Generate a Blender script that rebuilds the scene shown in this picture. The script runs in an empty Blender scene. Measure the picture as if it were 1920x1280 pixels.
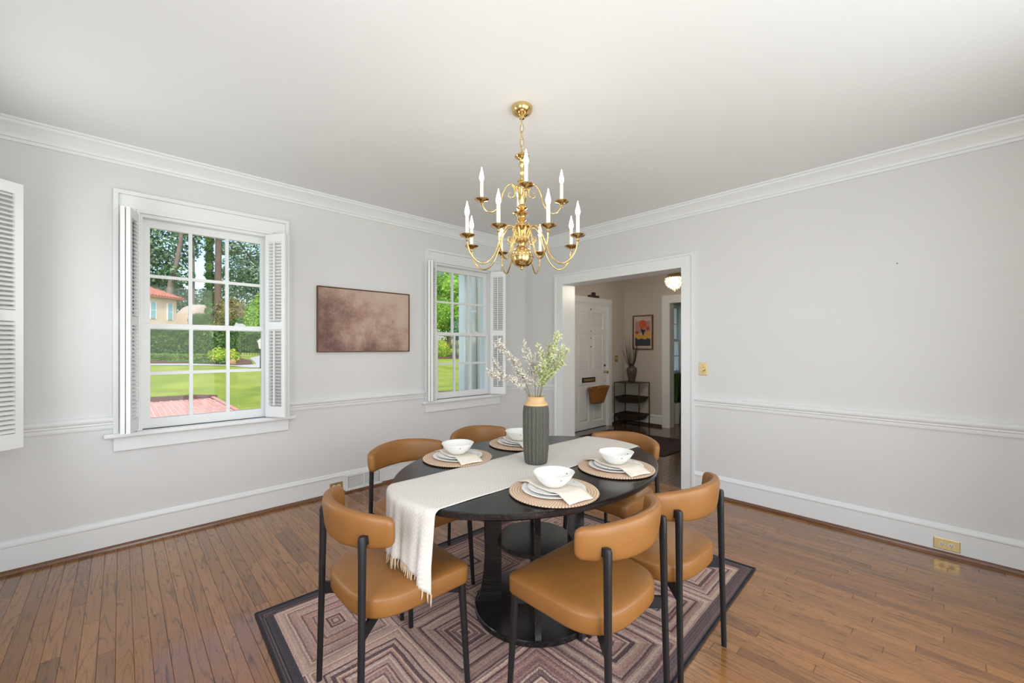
import bpy, math, random
from math import sin, cos, pi, sqrt, radians as R_
from mathutils import Vector, Matrix
random.seed(7)
S = bpy.context.scene
COL = S.collection

# ------------------------------------------------------------ camera, world, lights, exposure
cam_d = bpy.data.cameras.new('camera'); cam = bpy.data.objects.new('camera', cam_d); COL.objects.link(cam)
cam_d.sensor_width = 36; cam_d.lens = 773 / 1920 * 36; cam_d.shift_y = 11 / 1920; cam_d.clip_start = .05; cam_d.clip_end = 400
CAMP = (-3.902, -3.856, 1.35); CANG = 46.515
cam.location = CAMP; cam.rotation_euler = (R_(90), 0, R_(CANG - 90)); S.camera = cam
S.view_settings.view_transform = 'Standard'; S.view_settings.look = 'None'; S.view_settings.gamma = 1
S.view_settings.use_curve_mapping = False
S.view_settings.exposure = 0.23
W = bpy.data.worlds.new('sky'); S.world = W; W.use_nodes = True
wn = W.node_tree.nodes; wl = W.node_tree.links; wn.clear()
wo = wn.new('ShaderNodeOutputWorld'); wb = wn.new('ShaderNodeBackground'); ws = wn.new('ShaderNodeTexSky')
ws.sky_type = 'NISHITA'; ws.sun_disc = False; ws.sun_elevation = R_(52); ws.sun_rotation = R_(193); ws.air_density = 1.0; ws.dust_density = 2.5
wb.inputs['Strength'].default_value = .3
wl.new(ws.outputs[0], wb.inputs[0]); wl.new(wb.outputs[0], wo.inputs[0])
sun_d = bpy.data.lights.new('sun', 'SUN'); sun_d.energy = 1.15; sun_d.angle = R_(2); sun_d.color = (1, .95, .86)
sun = bpy.data.objects.new('sun', sun_d); COL.objects.link(sun)
sun.rotation_euler = Vector((.14, .6, -.78)).to_track_quat('-Z', 'Y').to_euler()
def area_light(name, loc, direction, sx, sy, power, color=(1, 1, 1)):
    d = bpy.data.lights.new(name, 'AREA'); d.shape = 'RECTANGLE'; d.size = sx; d.size_y = sy; d.energy = power; d.color = color
    o = bpy.data.objects.new(name, d); COL.objects.link(o); o.location = loc
    o.rotation_euler = Vector(direction).to_track_quat('-Z', 'Y').to_euler(); return o
# area lamps added to brighten the room, acting as daylight at unseen windows
area_light('added_back_daylight', (-3.4, -4.67, 1.3), (0, 1, .1), 1.3, 2.1, 36, (.925, .96, 1))
area_light('added_back_daylight', (-1.75, -4.67, 1.3), (-.3, 1, .1), 1.3, 2.1, 22, (.925, .96, 1))
area_light('added_side_daylight', (-4.47, -.82, 1.5), (1, -.2, .1), .78, 1.4, 9, (.925, .96, 1))
area_light('added_side_daylight', (-4.47, -3.3, 1.5), (1, 0, .1), .78, 1.4, 18, (.925, .96, 1))  # extra lamp; the window it sits in is added too

# ------------------------------------------------------------ materials
def lin(c):
    f = lambda v: v / 12.92 if v <= .04045 else ((v + .055) / 1.055) ** 2.4
    return tuple(f(v / 255) for v in c) + (1,)
MATS = {}
class NT:
    def __init__(s, name):
        s.m = bpy.data.materials.new(name); s.m.use_nodes = True; s.t = s.m.node_tree; s.n = s.t.nodes
        s.b = s.n['Principled BSDF']; s.out = s.n['Material Output']; MATS[name] = s.m
    def node(s, typ, **kw):
        n = s.n.new('ShaderNode' + typ)
        for k, v in kw.items():
            if k in n.inputs.keys(): n.inputs[k].default_value = v
            else: setattr(n, k, v)
        return n
    def link(s, a, b): s.t.links.new(a, b)
    def math(s, op, a, b=None, c=None):
        n = s.n.new('ShaderNodeMath'); n.operation = op
        for i, v in enumerate((a, b, c)):
            if v is None: continue
            if isinstance(v, (int, float)): n.inputs[i].default_value = v
            else: s.link(v, n.inputs[i])
        return n.outputs[0]
    def ramp(s, fac, stops, mode='LINEAR'):
        n = s.n.new('ShaderNodeValToRGB'); cr = n.color_ramp; cr.interpolation = mode
        while len(cr.elements) < len(stops): cr.elements.new(.5)
        for e, (p, c) in zip(cr.elements, stops): e.position = p; e.color = c if len(c) == 4 else lin(c)
        s.link(fac, n.inputs[0]); return n.outputs[0]
    def mix(s, fac, a, b, blend='MIX'):
        n = s.n.new('ShaderNodeMix'); n.data_type = 'RGBA'; n.blend_type = blend
        for sock, v in ((n.inputs[0], fac), (n.inputs[6], a), (n.inputs[7], b)):
            if isinstance(v, (int, float)): sock.default_value = v
            elif isinstance(v, tuple): sock.default_value = v if len(v) == 4 else lin(v)
            else: s.link(v, sock)
        return n.outputs[2]
    def bump(s, h, strength=.2, dist=.002):
        n = s.n.new('ShaderNodeBump'); n.inputs['Strength'].default_value = strength; n.inputs['Distance'].default_value = dist
        s.link(h, n.inputs['Height']); s.link(n.outputs[0], s.b.inputs['Normal'])
    def set(s, col=None, rough=None, metal=None, **kw):
        if col is not None:
            if isinstance(col, tuple): s.b.inputs['Base Color'].default_value = col if len(col) == 4 else lin(col)
            else: s.link(col, s.b.inputs['Base Color'])
        if rough is not None: s.b.inputs['Roughness'].default_value = rough
        if metal is not None: s.b.inputs['Metallic'].default_value = metal
        for k, v in kw.items(): s.b.inputs[k].default_value = v
        return s
def plain(name, col, rough=.5, metal=0, noise=0, scale=30, bump=0, bscale=200, **kw):
    t = NT(name)
    if noise:
        co = t.node('TexCoord'); nz = t.node('TexNoise', Scale=scale, Detail=4.0); t.link(co.outputs['Object'], nz.inputs['Vector'])
        k = 1 - noise; c2 = tuple(v * k for v in col)
        t.set(t.mix(nz.outputs[0], col, c2), rough, metal, **kw)
    else: t.set(col, rough, metal, **kw)
    if bump:
        co = t.node('TexCoord'); nz = t.node('TexNoise', Scale=bscale, Detail=3.0); t.link(co.outputs['Object'], nz.inputs['Vector'])
        t.bump(nz.outputs[0], bump)
    return t.m
plain('wall_paint', (225, 224, 223), .6, noise=.015, scale=2, bump=.03, bscale=400)
plain('ceiling_paint', (240, 240, 241), .7, noise=.01, scale=1.5)
plain('trim_white', (236, 237, 237), .35)
plain('shutter_white', (240, 240, 239), .4)
plain('hall_paint', (206, 198, 188), .6, noise=.02, scale=2)
plain('stucco', (246, 238, 222), .8, noise=.05, scale=3)
plain('brass', (232, 200, 136), .16, 1.0, noise=.1, scale=25)
plain('brass_plate', (214, 192, 140), .34, 1.0)
plain('candle', (242, 236, 222), .5)
plain('ivory', (232, 222, 196), .4)
plain('dark_slot', (40, 34, 28), .6)
plain('steel_black', (34, 34, 37), .42, .3)
plain('leather', (152, 101, 48), .42, noise=.16, scale=9, bump=.12, bscale=260)
plain('stitch', (150, 102, 52), .6)
plain('clay', (206, 170, 122), .75, noise=.1, scale=40)
plain('wood_frame', (116, 78, 50), .5, noise=.25, scale=30)
plain('smoke_glass', (96, 86, 78), .2, 0, noise=.3, scale=18)
plain('dry_grass', (74, 58, 44), .8, noise=.3, scale=20)
plain('bronze', (70, 56, 44), .5, .5)
plain('chrome', (200, 202, 205), .15, 1.0)
plain('dark_green_cloth', (44, 56, 46), .7)
plain('white_pot', (214, 214, 210), .4)
plain('concrete', (196, 194, 188), .9, noise=.12, scale=3)
plain('mulch', (128, 88, 70), .95, noise=.5, scale=40)
plain('roof_tile', (206, 128, 104), .8, noise=.25, scale=4)
plain('house_wall', (232, 208, 186), .9, noise=.06, scale=.6)
plain('dome_wall', (206, 188, 170), .9, noise=.06, scale=.6)
plain('window_blue', (150, 190, 205), .3)
plain('bark', (132, 112, 98), .95, noise=.35, scale=2.5)
plain('bark_grey', (150, 138, 126), .95, noise=.3, scale=3)
plain('stem', (120, 104, 74), .8)
plain('boulder', (198, 160, 112), .9, noise=.3, scale=3)
plain('lamp_black', (40, 40, 42), .5, .4)
plain('gap_dark', (60, 42, 30), .9)
# wicker
t = NT('wicker'); co = t.node('TexCoord'); wv = t.node('TexWave', Scale=60.0, Distortion=2.0); wv.bands_direction = 'Z'
t.link(co.outputs['Object'], wv.inputs['Vector'])
t.set(t.mix(wv.outputs[1], (128, 78, 34), (196, 132, 66)), .7); t.bump(wv.outputs[1], .6, .004)
# glass
t = NT('pane_glass'); tr = t.node('BsdfTransparent'); gl = t.node('BsdfGlossy', Roughness=.02); fr = t.node('Fresnel', IOR=1.45); mx = t.node('MixShader')
tr.inputs[0].default_value = (.97, .985, .98, 1)
t.link(t.math('MULTIPLY', fr.outputs[0], .3), mx.inputs[0]); t.link(tr.outputs[0], mx.inputs[1]); t.link(gl.outputs[0], mx.inputs[2]); t.link(mx.outputs[0], t.out.inputs[0])
# bulbs and crystal
for nm, c, e in (('bulb_glow', (1, .9, .76, 1), 22.0), ('pendant_glow', (1, .88, .72, 1), 560.0)):
    t = NT(nm); t.b.inputs['Base Color'].default_value = (1, .95, .88, 1); t.b.inputs['Emission Color'].default_value = c; t.b.inputs['Emission Strength'].default_value = e
t = NT('crystal'); t.set((235, 228, 214), .08, 0); t.b.inputs['Transmission Weight'].default_value = .55; t.b.inputs['IOR'].default_value = 1.5
# oak floor
def oak(name, tones, dark, rough, dist=8.0):
    t = NT(name); geo = t.node('NewGeometry'); at = t.node('Attribute', attribute_name='seed'); sep = t.node('SeparateXYZ'); t.link(geo.outputs['Position'], sep.inputs[0])
    sd = at.outputs['Fac']; cb = t.node('CombineXYZ')
    t.link(t.math('ADD', sep.outputs[0], t.math('MULTIPLY', sd, 3.7)), cb.inputs[0])
    t.link(t.math('ADD', t.math('MULTIPLY', sep.outputs[1], .11), t.math('MULTIPLY', sd, 9.1)), cb.inputs[1])
    t.link(t.math('MULTIPLY', sd, 17.0), cb.inputs[2])
    cg = t.node('CombineXYZ'); t.link(t.math('ADD', t.math('MULTIPLY', sep.outputs[0], 11.0), t.math('MULTIPLY', sd, 37.0)), cg.inputs[0])
    t.link(t.math('ADD', t.math('MULTIPLY', sep.outputs[1], .85), t.math('MULTIPLY', sd, 91.0)), cg.inputs[1]); t.link(t.math('MULTIPLY', sd, 170.0), cg.inputs[2])
    gn = t.node('TexNoise', Scale=1.0, Detail=2.2, Roughness=.45); t.link(cg.outputs[0], gn.inputs['Vector'])
    tri = t.math('ABSOLUTE', t.math('SUBTRACT', t.math('FRACT', t.math('MULTIPLY', gn.outputs[0], 12.0)), .5))
    nz = t.node('TexNoise', Scale=55.0, Detail=5.0, Roughness=.65); t.link(cb.outputs[0], nz.inputs['Vector'])
    fine = t.node('TexNoise', Scale=420.0, Detail=2.0); t.link(cb.outputs[0], fine.inputs['Vector'])
    base = t.ramp(t.math('FRACT', t.math('MULTIPLY', sd, 5.3)), [(0, tones[0]), (.35, tones[1]), (.7, tones[2]), (1, tones[1])])
    base = t.mix(nz.outputs[0], base, t.mix(.5, base, tones[0]))
    line = t.ramp(tri, [(0, (255,) * 3), (.05, (200,) * 3), (.14, (40,) * 3), (.5, (0,) * 3)])
    line = t.math('MULTIPLY', t.math('MULTIPLY', line, .8), t.ramp(nz.outputs[0], [(.3, (60,) * 3), (.62, (255,) * 3)]))
    c = t.mix(line, base, dark)
    c = t.mix(t.math('MULTIPLY', t.ramp(fine.outputs[0], [(.5, (0,) * 3), (.72, (255,) * 3)]), .42), c, dark)
    t.set(c, rough); t.b.inputs['Coat Weight'].default_value = .55; t.b.inputs['Coat Roughness'].default_value = .09
oak('oak', [(122, 78, 41), (168, 115, 63), (146, 97, 52)], (58, 34, 18), .22)
oak('oak_dark', [(84, 58, 42), (106, 76, 56), (94, 66, 48)], (36, 24, 18), .2)
oak('shoe_wood', [(112, 72, 42), (124, 82, 48), (104, 66, 40)], (66, 42, 26), .3)
# black ash table
t = NT('black_wood'); co = t.node('TexCoord'); mp = t.node('Mapping'); mp.inputs['Scale'].default_value = (1, 14, 14); t.link(co.outputs['Object'], mp.inputs[0])
nz = t.node('TexNoise', Scale=7.0, Detail=6.0, Distortion=.6); t.link(mp.outputs[0], nz.inputs['Vector'])
t.set(t.ramp(nz.outputs[0], [(.35, (24, 22, 22)), (.6, (36, 33, 33)), (.75, (48, 45, 44))]), .2); t.bump(nz.outputs[0], .07, .002)
# linen runner
t = NT('linen'); co = t.node('TexCoord'); ck = t.node('TexChecker', Scale=110.0); t.link(co.outputs['Object'], ck.inputs['Vector'])
vz = t.node('TexNoise', Scale=160.0, Detail=4.0); t.link(co.outputs['Object'], vz.inputs['Vector'])
c = t.mix(ck.outputs[1], (222, 216, 210), (212, 206, 199)); c = t.mix(t.math('MULTIPLY', vz.outputs[0], .4), c, (192, 185, 177))
t.set(c, .9); t.bump(t.math('ADD', ck.outputs[1], vz.outputs[0]), .5, .003)
plain('fringe_linen', (214, 186, 156), .9, noise=.2, scale=60)
plain('napkin', (232, 222, 208), .9, noise=.08, scale=120, bump=.2, bscale=500)
# jute placemat
t = NT('jute'); co = t.node('TexCoord'); sp = t.node('SeparateXYZ'); t.link(co.outputs['Object'], sp.inputs[0])
rr = t.math('SQRT', t.math('ADD', t.math('MULTIPLY', sp.outputs[0], sp.outputs[0]), t.math('MULTIPLY', sp.outputs[1], sp.outputs[1])))
an = t.math('ARCTAN2', sp.outputs[1], sp.outputs[0])
rs = t.math('SINE', t.math('MULTIPLY', rr, 2 * pi / .011)); as_ = t.math('SINE', t.math('ADD', t.math('MULTIPLY', an, 90.0), t.math('MULTIPLY', t.math('FLOOR', t.math('DIVIDE', rr, .011)), 2.1)))
k = t.math('ADD', t.math('MULTIPLY', rs, .3), t.math('MULTIPLY', as_, .3))
t.set(t.ramp(t.math('ADD', k, .5), [(0, (140, 108, 84)), (.35, (206, 176, 148)), (1, (228, 204, 180))]), .85); t.bump(k, .6, .003)
# speckled ceramic
t = NT('ceramic'); co = t.node('TexCoord'); vo = t.node('TexVoronoi', Scale=34.0); t.link(co.outputs['Object'], vo.inputs['Vector'])
sp_ = t.ramp(vo.outputs['Distance'], [(0, (255,) * 3), (.09, (255,) * 3), (.14, (0,) * 3)])
wn_ = t.node('TexWhiteNoise'); t.link(vo.outputs['Position'], wn_.inputs['Vector'])
t.set(t.mix(t.math('MULTIPLY', sp_, t.math('GREATER_THAN', wn_.outputs[0], .72)), (236, 234, 230), (96, 88, 84)), .28)
# vase glaze
t = NT('vase_glaze'); co = t.node('TexCoord'); wv = t.node('TexWave', Scale=55.0, Distortion=1.0); wv.bands_direction = 'Z'; t.link(co.outputs['Object'], wv.inputs['Vector'])
nz = t.node('TexNoise', Scale=40.0, Detail=3.0); t.link(co.outputs['Object'], nz.inputs['Vector'])
t.set(t.mix(t.math('MULTIPLY', wv.outputs[1], .6), t.mix(nz.outputs[0], (52, 52, 46), (76, 75, 67)), (104, 102, 92)), .5); t.bump(wv.outputs[1], .5, .003)
# abstract canvas
t = NT('abstract_canvas'); co = t.node('TexCoord'); n1 = t.node('TexNoise', Scale=2.2, Detail=9.0, Roughness=.68); t.link(co.outputs['Object'], n1.inputs['Vector'])
sp = t.node('SeparateXYZ'); t.link(co.outputs['Object'], sp.inputs[0])
n2 = t.node('TexNoise', Scale=60.0, Detail=3.0); t.link(co.outputs['Object'], n2.inputs['Vector'])
v = t.math('ADD', n1.outputs[0], t.math('ADD', t.math('MULTIPLY', sp.outputs[0], .22), t.math('MULTIPLY', sp.outputs[2], .38)))
v = t.math('ADD', v, t.math('MULTIPLY', n2.outputs[0], .08))
t.set(t.ramp(v, [(.3, (86, 60, 62)), (.42, (130, 98, 90)), (.52, (168, 136, 122)), (.62, (190, 164, 150)), (.78, (202, 180, 166))]), .7)
# rug
t = NT('rug_wool'); uv = t.node('UVMap', uv_map='uv'); sp = t.node('SeparateXYZ'); t.link(uv.outputs[0], sp.inputs[0])
wob = t.node('TexNoise', Scale=9.0, Detail=2.0); t.link(uv.outputs[0], wob.inputs['Vector'])
U = sp.outputs[0]; V = sp.outputs[1]
ti = t.math('DIVIDE', t.math('SUBTRACT', U, .085), .428); tj = t.math('DIVIDE', t.math('SUBTRACT', V, .065), .49)
fi = t.math('FLOOR', ti); fj = t.math('FLOOR', tj)
ax = t.math('ABSOLUTE', t.math('SUBTRACT', t.math('FRACT', ti), .5)); ay = t.math('ABSOLUTE', t.math('SUBTRACT', t.math('FRACT', tj), .5))
m = t.math('ADD', t.math('MULTIPLY', t.math('MAXIMUM', ax, ay), 2.0), t.math('MULTIPLY', wob.outputs[0], .05))
ring = t.math('FLOOR', t.math('MULTIPLY', m, 26.0))
edge = t.math('MINIMUM', t.math('MINIMUM', U, t.math('SUBTRACT', 2.31, U)), t.math('MINIMUM', V, t.math('SUBTRACT', 1.6, V)))
inb = t.math('LESS_THAN', edge, .07)
eid = t.math('FLOOR', t.math('MULTIPLY', edge, 170.0))
idv = t.math('ADD', t.math('MULTIPLY', ring, t.math('SUBTRACT', 1.0, inb)), t.math('MULTIPLY', t.math('ADD', eid, 60.0), inb))
cb = t.node('CombineXYZ'); t.link(idv, cb.inputs[0]); t.link(t.math('MULTIPLY', fi, t.math('SUBTRACT', 1.0, inb)), cb.inputs[1]); t.link(t.math('MULTIPLY', fj, t.math('SUBTRACT', 1.0, inb)), cb.inputs[2])
wz = t.node('TexWhiteNoise'); t.link(cb.outputs[0], wz.inputs['Vector'])
fn = t.node('TexNoise', Scale=120.0, Detail=4.0, Roughness=.7); t.link(uv.outputs[0], fn.inputs['Vector'])
lu = t.math('ADD', t.math('MULTIPLY', wz.outputs[0], .72), t.math('MULTIPLY', t.math('SUBTRACT', fn.outputs[0], .5), .7))
pal = t.ramp(lu, [(0, (86, 66, 70)), (.14, (130, 102, 102)), (.28, (178, 134, 122)), (.42, (198, 172, 156)), (.54, (150, 118, 118)), (.66, (214, 194, 174)), (.78, (184, 140, 126)), (.9, (226, 212, 194)), (1, (150, 94, 84))])
dk = t.ramp(lu, [(0, (36, 36, 44)), (.4, (70, 62, 68)), (.6, (112, 88, 84)), (.8, (54, 52, 62)), (1, (130, 112, 104))])
t.set(t.mix(inb, pal, dk), .95); t.bump(t.math('ADD', t.math('FRACT', t.math('MULTIPLY', m, 26.0)), fn.outputs[0]), .5, .004)
plain('rug_binding', (44, 44, 54), .95, noise=.3, scale=60)
plain('hall_rug_wool', (70, 52, 54), .95, noise=.5, scale=22)
# exterior
def leafy(name, a, b, c):
    t = NT(name); oi = t.node('NewGeometry'); nz = t.node('TexNoise', Scale=3.0, Detail=2.0); t.link(oi.outputs['Position'], nz.inputs['Vector'])
    wz = t.node('TexWhiteNoise'); wz.noise_dimensions = '1D'; t.link(oi.outputs['Random Per Island'], wz.inputs['W'])
    f = t.math('ADD', t.math('MULTIPLY', nz.outputs[0], .6), t.math('MULTIPLY', wz.outputs[0], .4))
    t.set(t.ramp(f, [(.25, a), (.5, b), (.75, c)]), .6); t.b.inputs['Specular IOR Level'].default_value = .25
leafy('leaf_dark', (70, 98, 72), (104, 138, 100), (150, 178, 134))
leafy('leaf_hedge', (44, 74, 30), (74, 108, 48), (122, 154, 76))
leafy('leaf_low', (66, 98, 40), (100, 134, 58), (150, 178, 88))
leafy('leaf_bright', (86, 130, 42), (126, 170, 60), (178, 206, 88))
leafy('leaf_brown', (96, 96, 62), (136, 130, 82), (172, 160, 100))
leafy('leaf_pine', (88, 116, 98), (122, 150, 122), (162, 182, 148))
leafy('leaf_yellow', (110, 150, 50), (150, 180, 60), (220, 200, 90))
leafy('sprig_green', (172, 178, 124), (204, 208, 160), (226, 226, 186))
leafy('sprig_grey', (188, 180, 166), (214, 206, 194), (230, 226, 216))
leafy('plant_blade', (46, 74, 40), (74, 112, 56), (110, 146, 80))
t = NT('grass'); gp = t.node('NewGeometry'); n1 = t.node('TexNoise', Scale=.7, Detail=6.0); n2 = t.node('TexNoise', Scale=30.0, Detail=4.0)
t.link(gp.outputs['Position'], n1.inputs['Vector']); t.link(gp.outputs['Position'], n2.inputs['Vector'])
t.set(t.ramp(t.math('ADD', t.math('MULTIPLY', n1.outputs[0], .7), t.math('MULTIPLY', n2.outputs[0], .3)), [(.3, (112, 128, 36)), (.5, (140, 154, 50)), (.7, (172, 180, 78))]), .9); t.bump(n2.outputs[0], .4, .05)
t = NT('brick'); oi = t.node('ObjectInfo'); nz = t.node('TexNoise', Scale=30.0, Detail=4.0)
t.set(t.mix(t.math('MULTIPLY', nz.outputs[0], .4), t.ramp(oi.outputs['Random'], [(0, (196, 128, 110)), (.5, (214, 156, 138)), (1, (190, 140, 128))]), (228, 190, 176)), .9)
plain('mortar', (220, 206, 194), .95)

# ------------------------------------------------------------ mesh helpers
class MB:
    def __init__(s): s.v = []; s.f = []
    def add(s, vs, fs):
        o = len(s.v); s.v += [tuple(p) for p in vs]; s.f += [tuple(i + o for i in f) for f in fs]; return s
    def box(s, x0, x1, y0, y1, z0, z1):
        x0, x1 = sorted((x0, x1)); y0, y1 = sorted((y0, y1)); z0, z1 = sorted((z0, z1))
        return s.add([(x0, y0, z0), (x1, y0, z0), (x1, y1, z0), (x0, y1, z0), (x0, y0, z1), (x1, y0, z1), (x1, y1, z1), (x0, y1, z1)],
                     [(3, 2, 1, 0), (4, 5, 6, 7), (0, 1, 5, 4), (1, 2, 6, 5), (2, 3, 7, 6), (3, 0, 4, 7)])
    def rings(s, rings, cap0=True, cap1=True, closed=True):
        n = len(rings[0]); vs = [p for r in rings for p in r]; fs = []
        for i in range(len(rings) - 1):
            for j in range(n if closed else n - 1):
                k = (j + 1) % n; fs.append((i * n + j, i * n + k, (i + 1) * n + k, (i + 1) * n + j))
        if cap0: fs.append(tuple(range(n - 1, -1, -1)))
        if cap1: fs.append(tuple((len(rings) - 1) * n + j for j in range(n)))
        return s.add(vs, fs)
    def lathe(s, prof, seg=24, c=(0, 0), wob=None, cap0=True, cap1=True):
        rr = []
        for r, z in prof:
            rr.append([(c[0] + max(r, 1e-4) * (wob(a, z) if wob else 1) * cos(a), c[1] + max(r, 1e-4) * (wob(a, z) if wob else 1) * sin(a), z) for a in (2 * pi * j / seg for j in range(seg))])
        return s.rings(rr, cap0, cap1)
    def tube(s, pts, rad, seg=8, caps=True):
        pts = [Vector(p) for p in pts]; n = len(pts); rr = []; up = None
        for i, p in enumerate(pts):
            d = (pts[min(i + 1, n - 1)] - pts[max(i - 1, 0)])
            d = d.normalized() if d.length > 1e-9 else Vector((0, 0, 1))
            if up is None:
                a = Vector((0, 0, 1)) if abs(d.z) < .9 else Vector((1, 0, 0)); up = d.cross(a).normalized()
            up = (up - d * up.dot(d)); up = up.normalized() if up.length > 1e-6 else d.orthogonal().normalized()
            q = d.cross(up); r = rad[i] if isinstance(rad, (list, tuple)) else rad
            rr.append([tuple(p + (up * cos(t) + q * sin(t)) * r) for t in (2 * pi * j / seg for j in range(seg))])
        return s.rings(rr, caps, caps)
    def bar(s, a, b, w, h):     # rectangular bar from a to b: w horizontal width, h vertical height
        a = Vector(a); b = Vector(b); d = (b - a).normalized(); sd = d.cross(Vector((0, 0, 1)))
        sd = sd.normalized() if sd.length > 1e-6 else Vector((1, 0, 0)); u = sd.cross(d)
        rr = [[tuple(p + sd * x * w / 2 + u * y * h / 2) for x, y in ((-1, -1), (1, -1), (1, 1), (-1, 1))] for p in (a, b)]
        return s.rings(rr)
    def mould(s, prof, a, b, nrm):   # extrude profile (out, z) along a->b (2d), out along nrm
        rr = [[(p[0] + nrm[0] * o, p[1] + nrm[1] * o, z) for o, z in prof] for p in (a, b)]
        return s.rings(rr)
    def prism(s, poly, z0, z1): return s.rings([[(x, y, z0) for x, y in poly], [(x, y, z1) for x, y in poly]])
    def mesh(s, name, mat, smooth=False, auto=None):
        m = bpy.data.meshes.new(name); m.from_pydata(s.v, [], s.f); m.materials.append(MATS[mat])
        import bmesh as _b
        bm = _b.new(); bm.from_mesh(m); _b.ops.recalc_face_normals(bm, faces=bm.faces); bm.to_mesh(m); bm.free()
        if smooth or auto:
            m.polygons.foreach_set('use_smooth', [True] * len(m.polygons))
            if auto: m.set_sharp_from_angle(angle=R_(auto))
        m.update(); return m
    def obj(s, name, mat, parent=None, smooth=False, auto=None, loc=None, rot=None, bevel=0, seg=2):
        o = bpy.data.objects.new(name, s.mesh(name, mat, smooth, auto)); COL.objects.link(o)
        if parent: o.parent = parent
        if loc: o.location = loc
        if rot: o.rotation_euler = rot
        if bevel:
            b = o.modifiers.new('bevel', 'BEVEL'); b.width = bevel; b.segments = seg; b.limit_method = 'ANGLE'; b.angle_limit = R_(40)
        return o
def tag(o, label, cat, group=None, kind=None):
    o['label'] = label
    if cat: o['category'] = cat
    if group: o['group'] = group
    if kind: o['kind'] = kind
    return o
def thing(name, label, cat, loc=(0, 0, 0), rotz=0, group=None, kind=None):
    o = bpy.data.objects.new(name, None); COL.objects.link(o); o.location = loc; o.rotation_euler = (0, 0, rotz); o.empty_display_size = .1
    return tag(o, label, cat, group, kind)
def inst(mesh, name, parent, loc=(0, 0, 0), rot=(0, 0, 0), scale=None):
    o = bpy.data.objects.new(name, mesh); COL.objects.link(o); o.parent = parent; o.location = loc; o.rotation_euler = rot
    if scale: o.scale = scale
    return o
def copy_tree(o, parent=None):
    c = o.copy(); COL.objects.link(c); c.parent = parent
    for ch in [x for x in bpy.data.objects if x.parent == o and x != c]: copy_tree(ch, c)
    return c
def boxes(name, mat, lst, parent=None, **k):
    b = MB()
    for x in lst: b.box(*x)
    return b.obj(name, mat, parent, **k)
def bez(p0, p1, p2, p3, n=12):
    return [tuple((1 - t) ** 3 * a + 3 * t * (1 - t) ** 2 * b + 3 * t * t * (1 - t) * c + t ** 3 * d for a, b, c, d in zip(p0, p1, p2, p3)) for t in (i / n for i in range(n + 1))]
def catmull(P, n=8):
    P = [Vector(p) for p in P]; Q = [P[0] * 2 - P[1]] + P + [P[-1] * 2 - P[-2]]; out = []
    for i in range(1, len(Q) - 2):
        for k in range(n):
            t = k / n; a, b, c, d = Q[i - 1:i + 3]
            out.append(.5 * (2 * b + (c - a) * t + (2 * a - 5 * b + 4 * c - d) * t * t + (3 * b - a - 3 * c + d) * t ** 3))
    return out + [P[-1]]

# ------------------------------------------------------------ room shell
XL, YB, H = -4.50, -4.72, 2.705
WC = (-3.405, -1.0); WH = .40; Z0, Z1 = .775, 2.28
def holed(axis, a0, a1, z0, z1, p0, p1, holes):
    """wall slab along axis with rectangular holes [(c0,c1,h0,h1)]"""
    out = []; xs = sorted({a0, a1, *[h[0] for h in holes], *[h[1] for h in holes]})
    for u0, u1 in zip(xs, xs[1:]):
        hs = [h for h in holes if h[0] < u1 - 1e-6 and h[1] > u0 + 1e-6]
        spans = [(z0, z1)] if not hs else ([(z0, hs[0][2])] if hs[0][2] > z0 else []) + ([(hs[0][3], z1)] if hs[0][3] < z1 else [])
        for q0, q1 in spans:
            out.append((u0, u1, p0, p1, q0, q1) if axis == 'x' else (p0, p1, u0, u1, q0, q1))
    return out
whole = [(c - WH, c + WH, Z0, Z1) for c in WC]
tag(boxes('wall_front', 'wall_paint', holed('x', XL - .2, 0, 0, H + .1, 0, .2, whole)), 'off white painted wall holding the two sash windows', 'wall', kind='structure')
LW = [(-1.22, -.42, Z0, Z1), (-3.7, -2.9, Z0, Z1)]
tag(boxes('wall_left', 'wall_paint', holed('y', YB - .2, 0, 0, H + .1, XL - .2, XL, LW)), 'off white painted side wall with shuttered windows', 'wall', kind='structure')
DO = (-2.122, -.639, 2.125)
tag(boxes('wall_right', 'wall_paint', holed('y', YB - .2, .2, 0, H + .1, 0, .2, [(DO[0], DO[1], 0, DO[2])])), 'off white wall with the cased opening to the hall', 'wall', kind='structure')
BW = [(-4.05, -2.75, .25, 2.35), (-2.4, -1.1, .25, 2.35)]
tag(boxes('wall_back', 'wall_paint', holed('x', XL, 0, 0, H + .1, YB - .2, YB, BW)), 'off white wall facing the sash window wall', 'wall', kind='structure')
tag(boxes('ceiling', 'ceiling_paint', [(XL - .2, .2, YB - .2, .2, H, H + .1)]), 'plain white plaster ceiling above the dining table', 'ceiling', kind='structure')
# mouldings
CR = [(0, 2.585), (.012, 2.585), (.014, 2.603), (.024, 2.606), (.028, 2.622), (.036, 2.632), (.052, 2.655), (.072, 2.672), (.078, 2.676), (.08, 2.69), (.092, 2.694), (.094, H), (0, H)]
RA = [(0, .806), (.01, .806), (.014, .818), (.014, .832), (.022, .838), (.022, .848), (.03, .856), (.034, .866), (.034, .876), (.026, .884), (.012, .888), (0, .89)]
BA = [(0, .022), (.018, .022), (.018, .158), (.024, .163), (.024, .172), (.014, .178), (.012, .19), (.004, .196), (0, .196)]
SH = [(0, 0), (.034, 0), (.034, .008), (.03, .017), (.024, .023), (.018, .026), (0, .026)]
ntrim = 0
def trim(prof, runs, mat, label, cat='trim', name=None, auto=30):
    global ntrim
    b = MB()
    for a, c, n in runs: b.mould(prof, a, c, n)
    if not name: ntrim += 1; name = 'trim_%d' % ntrim
    return tag(b.obj(name, mat, auto=auto), label, cat, kind='structure')
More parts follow.
